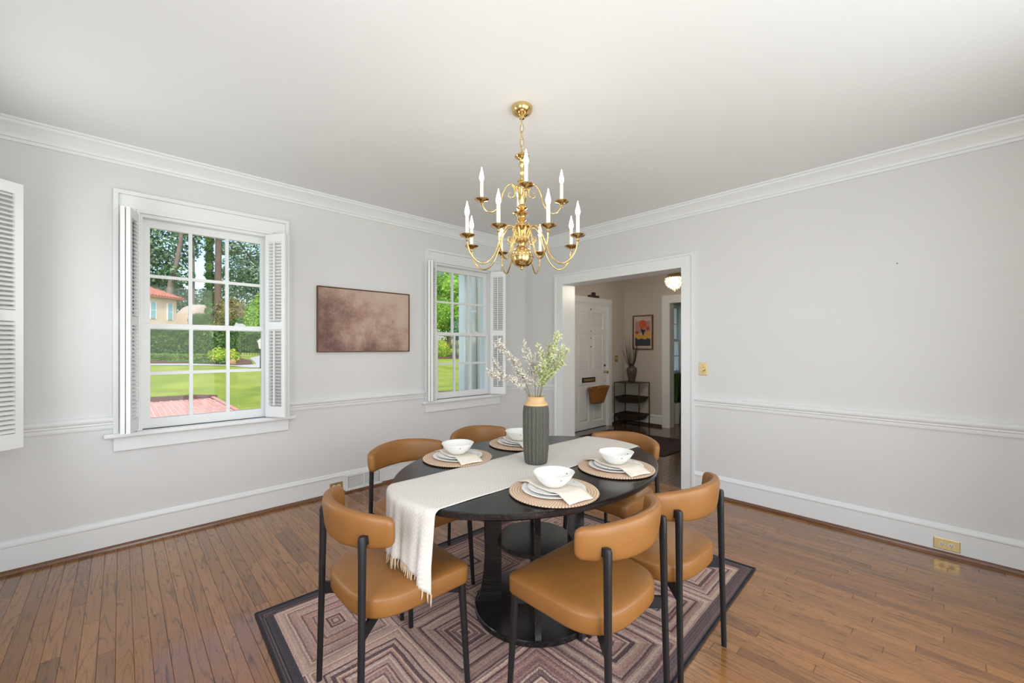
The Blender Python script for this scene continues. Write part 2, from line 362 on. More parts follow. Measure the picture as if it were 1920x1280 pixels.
F_, Rt_, L_, B_ = (0, -1), (-1, 0), (1, 0), (0, 1)
trim(CR, [((XL, 0), (0, 0), F_)], 'trim_white', 'white crown moulding above the sash window wall')
trim(CR, [((0, YB), (0, 0), Rt_)], 'trim_white', 'white crown moulding above the hall opening wall')
trim(CR, [((XL, YB), (XL, 0), L_), ((XL, YB), (0, YB), B_)], 'trim_white', 'white crown moulding on the walls facing the table from behind')
cw = .535
segs = [(XL, WC[0] - cw), (WC[0] + cw, WC[1] - cw), (WC[1] + cw, 0)]
trim(RA, [((a, 0), (b, 0), F_) for a, b in segs], 'trim_white', 'white chair rail running between the sash windows', 'chair rail')
trim(RA, [((0, YB), (0, -2.233), Rt_), ((0, -.528), (0, 0), Rt_)], 'trim_white', 'white chair rail beside the hall opening', 'chair rail')
trim(BA, [((XL, 0), (0, 0), F_)], 'trim_white', 'tall white baseboard below the sash windows', 'baseboard', 'baseboard_front')
trim(BA, [((0, YB), (0, -2.233), Rt_), ((0, -.528), (0, 0), Rt_)], 'trim_white', 'tall white baseboard beside the hall opening', 'baseboard', 'baseboard_right')
trim(BA, [((XL, YB), (XL, 0), L_)], 'trim_white', 'tall white baseboard of the side wall', 'baseboard', 'baseboard_left')
trim(SH, [((XL, 0), (0, 0), F_)], 'shoe_wood', 'brown wooden shoe moulding below the sash window wall', 'shoe moulding')
trim(SH, [((0, YB), (0, -2.233), Rt_), ((0, -.528), (0, 0), Rt_)], 'shoe_wood', 'brown wooden shoe moulding beside the hall opening', 'shoe moulding')
# cased opening to the hall
b = MB(); t_ = .02; w_ = .111
for s, y in ((1, DO[1]), (-1, DO[0])):
    b.box(-t_, 0, y, y + s * (w_ - .02), 0, DO[2]); b.box(-t_ - .012, 0, y + s * (w_ - .02), y + s * w_, 0, DO[2] + w_ - .02)
    b.box(-.02, .222, y, y - s * .012, 0, DO[2] - .012); b.box(.2, .222, y, y + s * w_, 0, DO[2])
b.box(-t_, 0, DO[0] - w_ + .02, DO[1] + w_ - .02, DO[2], DO[2] + w_ - .02); b.box(-t_ - .012, 0, DO[0] - w_, DO[1] + w_, DO[2] + w_ - .02, DO[2] + w_)
b.box(-.02, .222, DO[0], DO[1], DO[2] - .012, DO[2]); b.box(.2, .222, DO[0] - w_, DO[1] + w_, DO[2], DO[2] + w_)
tag(b.obj('trim_doorway', 'trim_white'), 'white casing framing the opening into the hall', 'door casing', kind='structure')

# windows -----------------------------------------------------------------
def make_window(n, label, M, width=2 * WH, both=True):
    """window built in local coords: x across, y out of the room, opening centred at x=0"""
    w = thing('window_%d' % n, label, 'window', kind='structure'); w.matrix_world = M
    h = width / 2
    b = MB()
    for s in (-1, 1):
        b.box(s * (h + .02), s * (h + .108), -.02, 0, Z0, Z1 + .02); b.box(s * (h + .108), s * (h + .135), -.036, 0, Z0, Z1 + .108); b.box(s * h, s * (h + .02), -.026, 0, Z0, Z1)
    b.box(-h - .108, h + .108, -.02, 0, Z1 + .02, Z1 + .108); b.box(-h - .135, h + .135, -.036, 0, Z1 + .108, Z1 + .135); b.box(-h - .02, h + .02, -.026, 0, Z1, Z1 + .02)
    b.obj('casing', 'trim_white', w, bevel=.003)
    boxes('jamb', 'trim_white', [(-h, -h + .012, 0, .2, Z0, Z1), (h - .012, h, 0, .2, Z0, Z1), (-h + .012, h - .012, 0, .2, Z1 - .02, Z1), (-h + .012, h - .012, .11, .24, Z0 - .02, Z0 + .001)], w)
    boxes('sill', 'trim_white', [(-h - .18, h + .18, -.062, .0, Z0 - .03, Z0), (-h, h, .0, .11, Z0 - .03, Z0)], w, bevel=.008)
    boxes('apron', 'trim_white', [(-h - .135, h + .135, -.02, 0, .65, Z0 - .03)], w, bevel=.004)
    zm = 1.5
    for nm, y0, za, zb, rb, rt in (('lower_sash', .035, Z0 + .002, zm + .02, .068, .036), ('upper_sash', .075, zm - .02, Z1 - .02, .036, .05)):
        y1 = y0 + .036; st = .042; x0, x1 = -h + .012, h - .012
        fr = boxes(nm, 'trim_white', [(x0, x0 + st, y0, y1, za, zb), (x1 - st, x1, y0, y1, za, zb), (x0 + st, x1 - st, y0, y1, za, za + rb), (x0 + st, x1 - st, y0, y1, zb - rt, zb)], w)
        gx0, gx1, gz0, gz1 = x0 + st, x1 - st, za + rb, zb - rt; pw = (gx1 - gx0) / 3; ph = (gz1 - gz0) / 2
        for k in (1, 2): boxes('muntin', 'trim_white', [(gx0 + k * pw - .011, gx0 + k * pw + .011, y0 + .004, y1 - .004, gz0, gz1)], fr)
        boxes('muntin', 'trim_white', [(gx0, gx1, y0 + .006, y1 - .006, gz0 + ph - .011, gz0 + ph + .011)], fr)
        for i in range(3):
            for j in range(2):
                boxes('pane', 'pane_glass', [(gx0 + i * pw, gx0 + (i + 1) * pw, y0 + .016, y0 + .019, gz0 + j * ph, gz0 + (j + 1) * ph)], fr)
    lk = boxes('sash_lock', 'trim_white', [(.16, .23, .03, .07, zm + .02, zm + .03), (.17, .22, .04, .06, zm + .03, zm + .04), (.165, .175, .02, .05, zm + .03, zm + .045)], w)
    return w
make_window(1, 'white six over six sash window looking onto brick patio and hedge', Matrix.Translation((WC[0], 0, 0)))
make_window(2, 'white sash window near the room corner looking onto downspout', Matrix.Translation((WC[1], 0, 0)))
ML = lambda y: Matrix.Translation((XL, y, 0)) @ Matrix.Rotation(R_(90), 4, 'Z')
make_window(3, 'white sash window of the side wall behind the half seen shutter', ML(-.82))
make_window(4, 'added white sash window of the unseen side wall near the back wall', ML(-3.3))  # unseen window added to let in more light
for n, (a, c, _, _) in zip((5, 6), BW):  # back windows are invented openings, sized to admit light
    w = thing('window_%d' % n, 'added wide low window of the unseen back wall ' + ('near the side wall' if n == 5 else 'near the hall wall'), 'window', kind='structure')
    fr = boxes('frame', 'trim_white', [(a - .1, a, YB, YB + .02, .15, 2.45), (c, c + .1, YB, YB + .02, .15, 2.45), (a, c, YB, YB + .02, 2.35, 2.45), (a, c, YB, YB + .02, .15, .25), ((a + c) / 2 - .02, (a + c) / 2 + .02, YB - .1, YB - .06, .25, 2.35)], w)
    boxes('pane', 'pane_glass', [(a, c, YB - .09, YB - .086, .25, 2.35)], w)

# louvered bifold shutters -------------------------------------------------
LH0, LH1, LWD = Z0 + .012, Z1 - .015, .195
lm = MB().rings([[(-.062, -.014, -.009), (-.062, .0, .006), (-.062, .014, .012), (-.062, .0, -.002)], [(.062, -.014, -.009), (.062, .0, .006), (.062, .014, .012), (.062, .0, -.002)]]).mesh('louver', 'shutter_white')
def make_shutter(label, hinge, ang, side, rods=True):
    """hinge (x,y); ang = direction of the panel in the plan; two panels folded together"""
    t = thing('louvered_shutter', label, 'shutter', (hinge[0], hinge[1], 0), ang, 'louvered interior shutters at the windows')
    zm = (LH0 + LH1) / 2 + .0
    for k in (0, 1):
        y0 = side * (.028 * k); y1 = y0 + side * .022
        x0, x1 = .004, LWD; st = .034
        p = boxes('shutter_panel', 'shutter_white', [(x0, x0 + st, y0, y1, LH0, LH1), (x1 - st, x1, y0, y1, LH0, LH1), (x0 + st, x1 - st, y0, y1, LH0, LH0 + .085), (x0 + st, x1 - st, y0, y1, LH1 - .06, LH1), (x0 + st, x1 - st, y0, y1, zm - .03, zm + .03)], t)
        for a, c in ((LH0 + .085, zm - .03), (zm + .03, LH1 - .06)):
            n = int((c - a) / .0255)
            for i in range(n):
                inst(lm, 'louver', p, ((x0 + x1) / 2, (y0 + y1) / 2, a + (i + .5) * (c - a) / n), (0, 0, 0 if side > 0 else pi))
            if k == 1: boxes('tilt_rod', 'shutter_white', [((x0 + x1) / 2 - .005, (x0 + x1) / 2 + .005, y1 + side * .004, y1 + side * .014, a + .01, c - .012)], p)
    return t
make_shutter('white louvered shutter folded beside the left jamb of the patio window', (WC[0] - WH - .002, -.008), R_(-105), -1)
make_shutter('white louvered shutter folded beside the painting, on the patio window', (WC[0] + WH - .004, -.008), R_(-58), -1)
make_shutter('white louvered shutter on the downspout window, side towards the painting', (WC[1] - WH - .002, -.01), R_(-132), -1)
make_shutter('white louvered shutter on the downspout window, side towards the hall opening', (WC[1] + WH - .004, -.01), R_(-58), -1)
make_shutter('white louvered shutter of the side wall window, swung into the room', (-4.455, -.39), R_(38), 1)

# floor --------------------------------------------------------------------
fl = boxes('floor', 'gap_dark', [(XL - .2, .2, YB - .2, .2, -.06, -.006)]); tag(fl, 'glossy brown oak strip floor of the dining room', 'floor', kind='structure')
fx, fy = cos(R_(CANG)), sin(R_(CANG)); rx, ry = fy, -fx
def pxl(x, y, z=0):
    a, b_ = x - CAMP[0], y - CAMP[1]; d = a * fx + b_ * fy
    return (960 + 773 * (a * rx + b_ * ry) / d, 651 + 773 * (CAMP[2] - z) / d, d) if d > .3 else None
def plank_geo(b, x0, x1, y0, y1):
    c = .0012; g = .0005
    x0 += g; x1 -= g; y0 += g; y1 -= g
    b.rings([[(x0, y0, -.006), (x1, y0, -.006), (x1, y1, -.006), (x0, y1, -.006)], [(x0, y0, -.001), (x1, y0, -.001), (x1, y1, -.001), (x0, y1, -.001)], [(x0 + c, y0 + c, 0), (x1 - c, y0 + c, 0), (x1 - c, y1 - c, 0), (x0 + c, y1 - c, 0)]], cap0=False)
PW = .0585; planks = []; rg = random.Random(3)
nrow = int(-XL / PW) + 1
for i in range(nrow):
    x1 = -i * PW; x0 = max(x1 - PW, XL); y = 0 + rg.uniform(0, .5)
    if x1 - x0 < .01: continue
    while y > YB:
        L = rg.choice((.4, .55, .7, .9, 1.1, 1.4)) * rg.uniform(.85, 1.15); a, c = max(y - L, YB), min(y, 0); y -= L
        if c - a < .03: continue
        q = []
        for f in (0, .25, .5, .75, 1):
            p = pxl((x0 + x1) / 2, a + (c - a) * f)
            if p and -40 < p[0] < 1960 and p[1] < 1330: q.append(p)
        ar = sum(1 / p[2] ** 2.5 for p in q) * (c - a) / 5 if len(q) > 1 else 0
        if -3.4 < x0 and x1 < -1.2 and a > -3.02 and c < -1.5: ar = 0
        planks.append((ar, x0, x1, a, c, rg.random()))
planks.sort(reverse=True)
def seed_attr(m, vals):
    at = m.attributes.new('seed', 'FLOAT', 'POINT'); at.data.foreach_set('value', vals)
rest = MB(); rv = []
for k, (ar, x0, x1, a, c, sd) in enumerate(planks):
    if k < 300 and ar > 0:
        b = MB(); plank_geo(b, x0, x1, a, c); o = b.obj('plank', 'oak', fl); seed_attr(o.data, [sd] * len(b.v))
    else:
        plank_geo(rest, x0, x1, a, c); rv += [sd] * (len(rest.v) - len(rv))
o = rest.obj('floor_planks', 'oak', fl); seed_attr(o.data, rv); o['kind'] = 'stuff'

# wall fittings ------------------------------------------------------------
def outlet(label, M):
    t = thing('wall_outlet', label, 'outlet'); t.matrix_world = M
    boxes('cover_plate', 'brass_plate', [(-.06, .06, -.006, 0, -.036, .036)], t, bevel=.004)
    for s in (-1, 1):
        f = MB().lathe([(.0165, -.0075), (.0165, 0)], 20).obj('socket', 'ivory', t, rot=(R_(-90), 0, 0), loc=(s * .021, -.001, 0)); f.scale = (1, .92, 1)
        boxes('slot', 'dark_slot', [(s * .021 - .006, s * .021 - .004, -.0105, -.006, -.006, .006), (s * .021 + .004, s * .021 + .006, -.0105, -.006, -.006, .006), (s * .021 - .002, s * .021 + .002, -.0105, -.006, -.011, -.008)], t)
    MB().lathe([(.003, -.008), (.003, 0)], 10).obj('screw', 'brass_plate', t, rot=(R_(-90), 0, 0))
    return t
outlet('brass duplex outlet plate in the baseboard below the painting', Matrix.Translation((-2.475, -.018, .082)))
MR = lambda y, z, o=0: Matrix.Translation((-o, y, z)) @ Matrix.Rotation(R_(-90), 4, 'Z')
outlet('brass duplex outlet plate in the baseboard of the hall opening wall', MR(-3.856, .072, .018))
v = thing('vent_register', 'white floor vent grille set in the baseboard beside the brass outlet', 'vent', (-2.215, -.018, .09))
boxes('frame', 'trim_white', [(-.18, .18, -.012, 0, -.072, -.055), (-.18, .18, -.012, 0, .055, .075), (-.18, -.155, -.012, 0, -.06, .06), (.155, .18, -.012, 0, -.06, .06), (-.008, .008, -.012, 0, -.06, .06)], v, bevel=.002)
boxes('backing', 'dark_slot', [(-.16, .16, -.002, -.0005, -.06, .06)], v)
sm = MB().box(-.15, .15, -.009, -.002, -.0035, .0035).mesh('slat', 'trim_white')
for i in range(10): inst(sm, 'slat', v, (0, 0, -.05 + i * .0111), (R_(25), 0, 0))
d = thing('dimmer_switch', 'brass dimmer switch plate with round knob beside the hall opening', 'light switch'); d.matrix_world = MR(-2.309, 1.151)
boxes('cover_plate', 'brass_plate', [(-.037, .037, -.006, 0, -.058, .058)], d, bevel=.004)
MB().lathe([(.0185, -.028), (.02, -.02), (.021, -.005), (.021, 0)], 24).obj('knob', 'brass_plate', d, rot=(R_(-90), 0, 0), auto=40)
for s in (-1, 1): MB().lathe([(.0035, -.008), (.0035, 0)], 10).obj('screw', 'bronze', d, rot=(R_(-90), 0, 0), loc=(0, 0, s * .035))
# painting
p = thing('framed_painting', 'wide abstract canvas of dusty mauve brown clouds in thin wood frame', 'painting', (-2.189, 0, 1.602))
boxes('canvas', 'abstract_canvas', [(-.444, .444, -.026, -.004, -.286, .286)], p)
boxes('frame', 'wood_frame', [(-.453, .453, -.034, -.001, .289, .296), (-.453, .453, -.034, -.001, -.296, -.289), (-.453, -.446, -.034, -.001, -.289, .289), (.446, .453, -.034, -.001, -.289, .289)], p)
for n_, (y, z) in enumerate(((-3.62, 1.93),)):
    k = MB().tube([(.0, y, z), (-.012, y, z + .002)], .0025, 8).obj('wall_nail', 'bronze'); tag(k, 'small bare nail left in the wall of the hall opening', 'nail')

# rug ----------------------------------------------------------------------
c4 = [(-3.41, -1.455), (-1.215, -1.49), (-1.105, -3.055), (-3.475, -3.15)]; nx, ny = 48, 34; vs = []; uvs = []
rr_ = random.Random(5)
for j in range(ny + 1):
    for i in range(nx + 1):
        a, c = i / nx, j / ny
        x = (c4[0][0] * (1 - a) + c4[1][0] * a) * (1 - c) + (c4[3][0] * (1 - a) + c4[2][0] * a) * c
        y = (c4[0][1] * (1 - a) + c4[1][1] * a) * (1 - c) + (c4[3][1] * (1 - a) + c4[2][1] * a) * c
        e = min(a, 1 - a, c, 1 - c); vs.append((x, y, .0075 + rr_.uniform(-.0006, .0006) - (.003 if e == 0 else 0))); uvs.append((a * 2.31, c * 1.6))
fs = [(j * (nx + 1) + i, (j + 1) * (nx + 1) + i, (j + 1) * (nx + 1) + i + 1, j * (nx + 1) + i + 1) for j in range(ny) for i in range(nx)]
rug = thing('area_rug', 'mauve and cream nested square patterned rug with dark navy border under table', 'rug', (0, 0, 0))
me = bpy.data.meshes.new('rug_field'); me.from_pydata(vs, [], fs); me.materials.append(MATS['rug_wool']); ul = me.uv_layers.new(name='uv')
for lp in me.loops: ul.data[lp.index].uv = uvs[lp.vertex_index]
me.polygons.foreach_set('use_smooth', [True] * len(fs)); ro = bpy.data.objects.new('rug_field', me); COL.objects.link(ro); ro.parent = rug
loop = [vs[i] for i in range(nx + 1)] + [vs[j * (nx + 1) + nx] for j in range(1, ny + 1)] + [vs[ny * (nx + 1) + i] for i in range(nx - 1, -1, -1)] + [vs[j * (nx + 1)] for j in range(ny - 1, -1, -1)]
MB().tube([(x, y, .0052) for x, y, z in loop], .005, 6).obj('binding', 'rug_binding', rug, smooth=True)

# dining table ---------------------------------------------------------------
TC = (-2.34, -2.38); TA, TB = .745, .565; TZ = .75; zr = .0085
tb = thing('dining_table', 'black oval wooden pedestal table set for four', 'table', (TC[0], TC[1], zr))
def oval(k, z): return [((TA - k) * cos(a), (TB - k) * sin(a), z) for a in (2 * pi * i / 96 for i in range(96))]
MB().rings([oval(.018, TZ - .036 - zr), oval(.004, TZ - .026 - zr), oval(0, TZ - .012 - zr), oval(0, TZ - .003 - zr), oval(.003, TZ - zr)]).obj('table_top', 'black_wood', tb, auto=25)
MB().lathe([(.300, 0), (.31, .004), (.31, .026), (.306, .03), (0, .03)], 72, cap0=True).obj('base_disc', 'black_wood', tb, auto=30)
MB().lathe([(.19, .335), (.192, .337), (.192, .356), (.19, .358), (0, .358)], 56).obj('shelf_disc', 'black_wood', tb, auto=30)
prof = [(.268, TZ - .037 - zr), (.262, .64), (.256, .5), (.256, .36), (.264, .2), (.278, .1), (.292, .05), (.302, .03)]
outer = catmull([(r, 0, z) for r, z in prof], 4)
for k in range(4):
    a = R_(CANG) + k * pi / 2
    rr = [[(.172, -.014, p.z), (p.x, -.014, p.z), (p.x, .014, p.z), (.172, .014, p.z)] for p in outer]
    MB().rings(rr).obj('pedestal_fin', 'black_wood', tb, rot=(0, 0, a), auto=30)
boxes('under_frame', 'black_wood', [(-.5, .5, -.03, .03, TZ - .07 - zr, TZ - .034 - zr), (-.03, .03, -.38, .38, TZ - .07 - zr, TZ - .034 - zr)], tb)

# chairs ---------------------------------------------------------------------
def seat_outline():
    pts = []; hw, yf, yb = .228, .222, -.215; r = .035
    for i in range(7):
        a = pi / 2 * i / 6; pts.append((hw - r + r * sin(pi / 2 - a) if 0 else hw - r + r * cos(a), yf - r + r * sin(a)))
    for i in range(7):
        a = pi / 2 + pi / 2 * i / 6; pts.append((-hw + r + r * cos(a), yf - r + r * sin(a)))
    y0 = -.02
    for i in range(1, 30):
        a = pi + pi * i / 30; c, s_ = cos(a), sin(a)
        pts.append((hw * .985 * math.copysign(abs(c) ** .62, c), y0 + (y0 - yb) * math.copysign(abs(s_) ** .75, s_)))
    return pts
SO = seat_outline()
def ring_of(k, z, dome=0): return [(x * (1 - k / .22), y * (1 - k / .21), z) for x, y in SO]
def make_chair():
    t = thing('dining_chair', 'x', 'chair')
    MB().rings([ring_of(.02, .397), ring_of(.004, .4), ring_of(0, .408), ring_of(0, .456), ring_of(.003, .464), ring_of(.010, .47), ring_of(.03, .4755), ring_of(.09, .48), ring_of(.16, .482)]).obj('seat', 'leather', t, auto=60)
    pts = ring_of(.0005, .459); MB().tube(pts + [pts[0]], .0014, 5).obj('seat_seam', 'stitch', t)
    # backrest
    Rr, yc = .290, .055; th = R_(54); rings = []; N = 44
    def sect(a, hh, tt, zc, lean):
        out = []
        for j in range(20):
            q = 2 * pi * j / 20; cx_ = math.copysign(abs(cos(q)) ** .6, cos(q)); cz = math.copysign(abs(sin(q)) ** .55, sin(q))
            z = zc + cz * hh; r = Rr + cx_ * tt + (z - zc) * lean
            out.append((r * sin(a), yc - r * cos(a), z))
        return out
    for i in range(N + 1):
        u = sin(pi / 2 * (-1 + 2 * i / N)); e = abs(u)
        hh = .069 - .019 * e * e; tt = .0215
        if e > .9: k = sqrt(max(0, 1 - ((e - .9) / .1) ** 2)); hh = hh - .022 * (1 - k); tt = tt * (.35 + .65 * k)
        rings.append(sect(th * u, hh, tt, .711 - .007 * e, .1))
    MB().rings(rings).obj('backrest', 'leather', t, smooth=True)
    sp = [Vector(r[3]) * .5 + Vector(r[4]) * .5 for r in rings[6:-6]]
    MB().tube(sp, .0012, 5).obj('back_seam', 'stitch', t)
    def leg(pts, w): 
        rr = []
        for (x, y, z), k in pts: rr.append([(x + sx * k, y + sy * k * 1.15, z) for sx, sy in ((-1, -.6), (-.6, -1), (.6, -1), (1, -.6), (1, .6), (.6, 1), (-.6, 1), (-1, .6))])
        return MB().rings(rr).obj('leg', 'steel_black', t, auto=50)
    for s in (-1, 1):
        leg([((s * .195, -.222, 0), .0085), ((s * .19, -.214, .37), .0095), ((s * .186, -.2105, .61), .0105), ((s * .185, -.21, .69), .0115), ((s * .185, -.209, .702), .009)], 0)
        leg([((s * .222, .208, 0), .0085), ((s * .21, .19, .36), .0115), ((s * .209, .189, .398), .0115)], 0)
        MB().bar((s * .19, -.208, .373), (-s * .0, .0, .373), .012, .045).obj('seat_brace', 'steel_black', t)
        MB().bar((s * .209, .186, .38), (0, 0, .38), .012, .034).obj('seat_brace', 'steel_black', t)
        MB().bar((s * .185, -.2, .685), (s * .178, -.18, .688), .016, .03).obj('back_bracket', 'steel_black', t)
    return t
ch0 = make_chair()
spots = [((-3.10, -2.31), -90, 'tan leather dining chair under the hanging fringed end of the runner'),
         ((-2.595, -2.905), 0, 'tan leather dining chair pulled up to the placemat nearest the speckled front bowl, back to the hall wall switch side'),
         ((-2.118, -2.935), -3.3, 'tan leather dining chair with a rear leg standing off the rug edge'),
         ((-2.675, -1.80), 180, 'tan leather dining chair standing in front of the white floor vent'),
         ((-2.09, -1.75), 180, 'tan leather dining chair tucked in below the window with the downspout'),
         ((-1.68, -2.42), 90, 'tan leather dining chair at the table end towards the hall opening')]
spots[1] = (spots[1][0], spots[1][1], 'tan leather dining chair on the open floor side nearest the fringed table end')
for i, ((x, y), rz, lb) in enumerate(spots):
    o = ch0 if i == 0 else copy_tree(ch0)
    o.location = (x, y, .0085); o.rotation_euler = (0, 0, R_(rz)); o['label'] = lb; o['group'] = 'tan leather chairs around the oval table'

# runner ---------------------------------------------------------------------
run = thing('table_runner', 'cream woven linen runner with fringed end draped along the oval table', 'runner', (0, 0, 0))
def runner_pt(s, t, top):   # s: metres from table centre along x (neg = near end), t: -1..1 across
    y = TC[1] + t * .19; xe = TA * sqrt(max(.01, 1 - ((y - TC[1]) / TB) ** 2)) + .006
    sg = 1 if s > 0 else -1; L = abs(s)
    if L <= xe: return (TC[0] + s, y + .004 * sin(s * 6), TZ + .0022 + .0006 * sin(s * 23 + t * 5))
    d = L - xe; rb = .02; arc = rb * pi / 2
    if d < arc: q = d / rb; x = xe + rb * sin(q); z = TZ - rb * (1 - cos(q))
    else: x = xe + rb; z = TZ - rb - (d - arc)
    hang = min(1, d / .22)
    gather = 1 - .13 * hang
    fold = hang * (.022 * sin(t * 7.5 + 1.2) + .012 * sin(t * 13))
    return (TC[0] + sg * (x + abs(fold) * .8 + .006 * hang), TC[1] + t * .19 * gather + hang * (-.012), z + .0022)
NS, NT_ = 150, 36; near, far = -.98, .93; vs = []
for i in range(NS + 1):
    for j in range(NT_ + 1):
        t_ = -1 + 2 * j / NT_; end = near - .05 * max(0, -t_) ** 2 ; s_ = end + (far - end) * i / NS; vs.append(runner_pt(s_, t_, True))
fs = [(i * (NT_ + 1) + j, (i + 1) * (NT_ + 1) + j, (i + 1) * (NT_ + 1) + j + 1, i * (NT_ + 1) + j + 1) for i in range(NS) for j in range(NT_)]
b = MB(); b.add(vs, fs); ro = b.obj('runner_cloth', 'linen', run, smooth=True); md = ro.modifiers.new('thick', 'SOLIDIFY'); md.thickness = .0018; md.offset = 1
fr_ = random.Random(11)
for j in range(0, NT_ + 1):
    p = Vector(vs[j]); q = Vector((p.x + fr_.uniform(-.006, .004), p.y + fr_.uniform(-.005, .005), p.z - fr_.uniform(.028, .042)))
    MB().tube([p + Vector((0, 0, .004)), (p + q) / 2 + Vector((fr_.uniform(-.003, .003), fr_.uniform(-.003, .003), 0)), q], [.003, .0036, .0022], 6).obj('tassel', 'fringe_linen', run, smooth=True)

# place settings ---------------------------------------------------------------
pmz = TZ + .0045
pm_m = MB().lathe([(.184, 0), (.186, .002), (.184, .0045), (.12, .0048), (.05, .0045), (0, .0045)], 64).mesh('placemat', 'jute', auto=30)
def rimw(ph): return lambda a, z: 1 + .014 * sin(3 * a + ph) + .008 * sin(5 * a + 2 * ph)
def plate_mesh(r, nm, ph): return MB().lathe([(r * .62, 0), (r * .66, .001), (r * .9, .006), (r, .0105), (r * .995, .0128), (r * .9, .0088), (r * .66, .0038), (0, .0034)], 56, wob=rimw(ph)).mesh(nm, 'ceramic', smooth=True)
dp_m = plate_mesh(.133, 'dinner_plate', .4); sp_m = plate_mesh(.108, 'salad_plate', 1.9)
bo_m = MB().lathe([(.034, 0), (.038, .001), (.052, .012), (.071, .032), (.084, .053), (.0865, .057), (.0835, .0565), (.069, .036), (.05, .016), (.03, .0075), (0, .0065)], 56, wob=lambda a, z: 1 + (.018 * sin(2 * a + .5) + .012 * sin(5 * a)) * min(1, z / .05)).mesh('bowl', 'ceramic', smooth=True)
def napkin_mesh():
    b = MB(); n, m = 24, 8; vs = []
    for i in range(n + 1):
        u = -1 + 2 * i / n; L = .166
        for j in range(m + 1):
            w = (-1 + 2 * j / m) * .062; x = u * L; r = sqrt(x * x + w * w)
            z = .0062 if r < .07 else (.0062 + (r - .07) / .038 * .009 if r < .108 else max(-.006, .0152 - (r - .108) * .32))
            vs.append((x, w + .006 * sin(u * 3), z + .0006 * sin(9 * w / .05 + 4 * u)))
    fs = [(i * (m + 1) + j, (i + 1) * (m + 1) + j, (i + 1) * (m + 1) + j + 1, i * (m + 1) + j + 1) for i in range(n) for j in range(m)]
    b.add(vs, fs); return b.mesh('napkin', 'napkin', smooth=True)
nk_m = napkin_mesh()
def single(mesh, name, loc, rz, label, cat, group):
    o = bpy.data.objects.new(name, mesh); COL.objects.link(o); o.location = loc; o.rotation_euler = (0, 0, rz); return tag(o, label, cat, group)
sets = [((-2.60, -2.735), -100, 'open floor side, fringed runner end'),
        ((-2.122, -2.728), -105, 'open floor side, hall end'),
        ((-2.58, -2.035), 80, 'window side, fringed runner end'),
        ((-2.11, -2.03), 75, 'window side, hall end')]
for (x, y), rz, wh in sets:
    single(pm_m, 'placemat', (x, y, pmz), 0, 'round woven jute placemat on the table, ' + wh, 'placemat', 'jute placemats on the table')
    single(dp_m, 'dinner_plate', (x, y, pmz + .0048), R_(rz), 'large speckled white plate on placemat, ' + wh, 'plate', 'large plates on the placemats')
    single(sp_m, 'salad_plate', (x, y, pmz + .0112), R_(rz + 40), 'small speckled white plate under the napkin, ' + wh, 'plate', 'small plates under the bowls')
    nk = single(nk_m, 'napkin', (x, y, pmz + .0125), R_(rz), 'cream cloth napkin laid under the bowl, ' + wh, 'napkin', 'napkins under the bowls')
    md = nk.modifiers.new('thick', 'SOLIDIFY'); md.thickness = .003; md.offset = 1
    single(bo_m, 'bowl', (x, y, pmz + .0235), R_(rz * 2), 'speckled white bowl on napkin and plates, ' + wh, 'bowl', 'bowls on the plates')

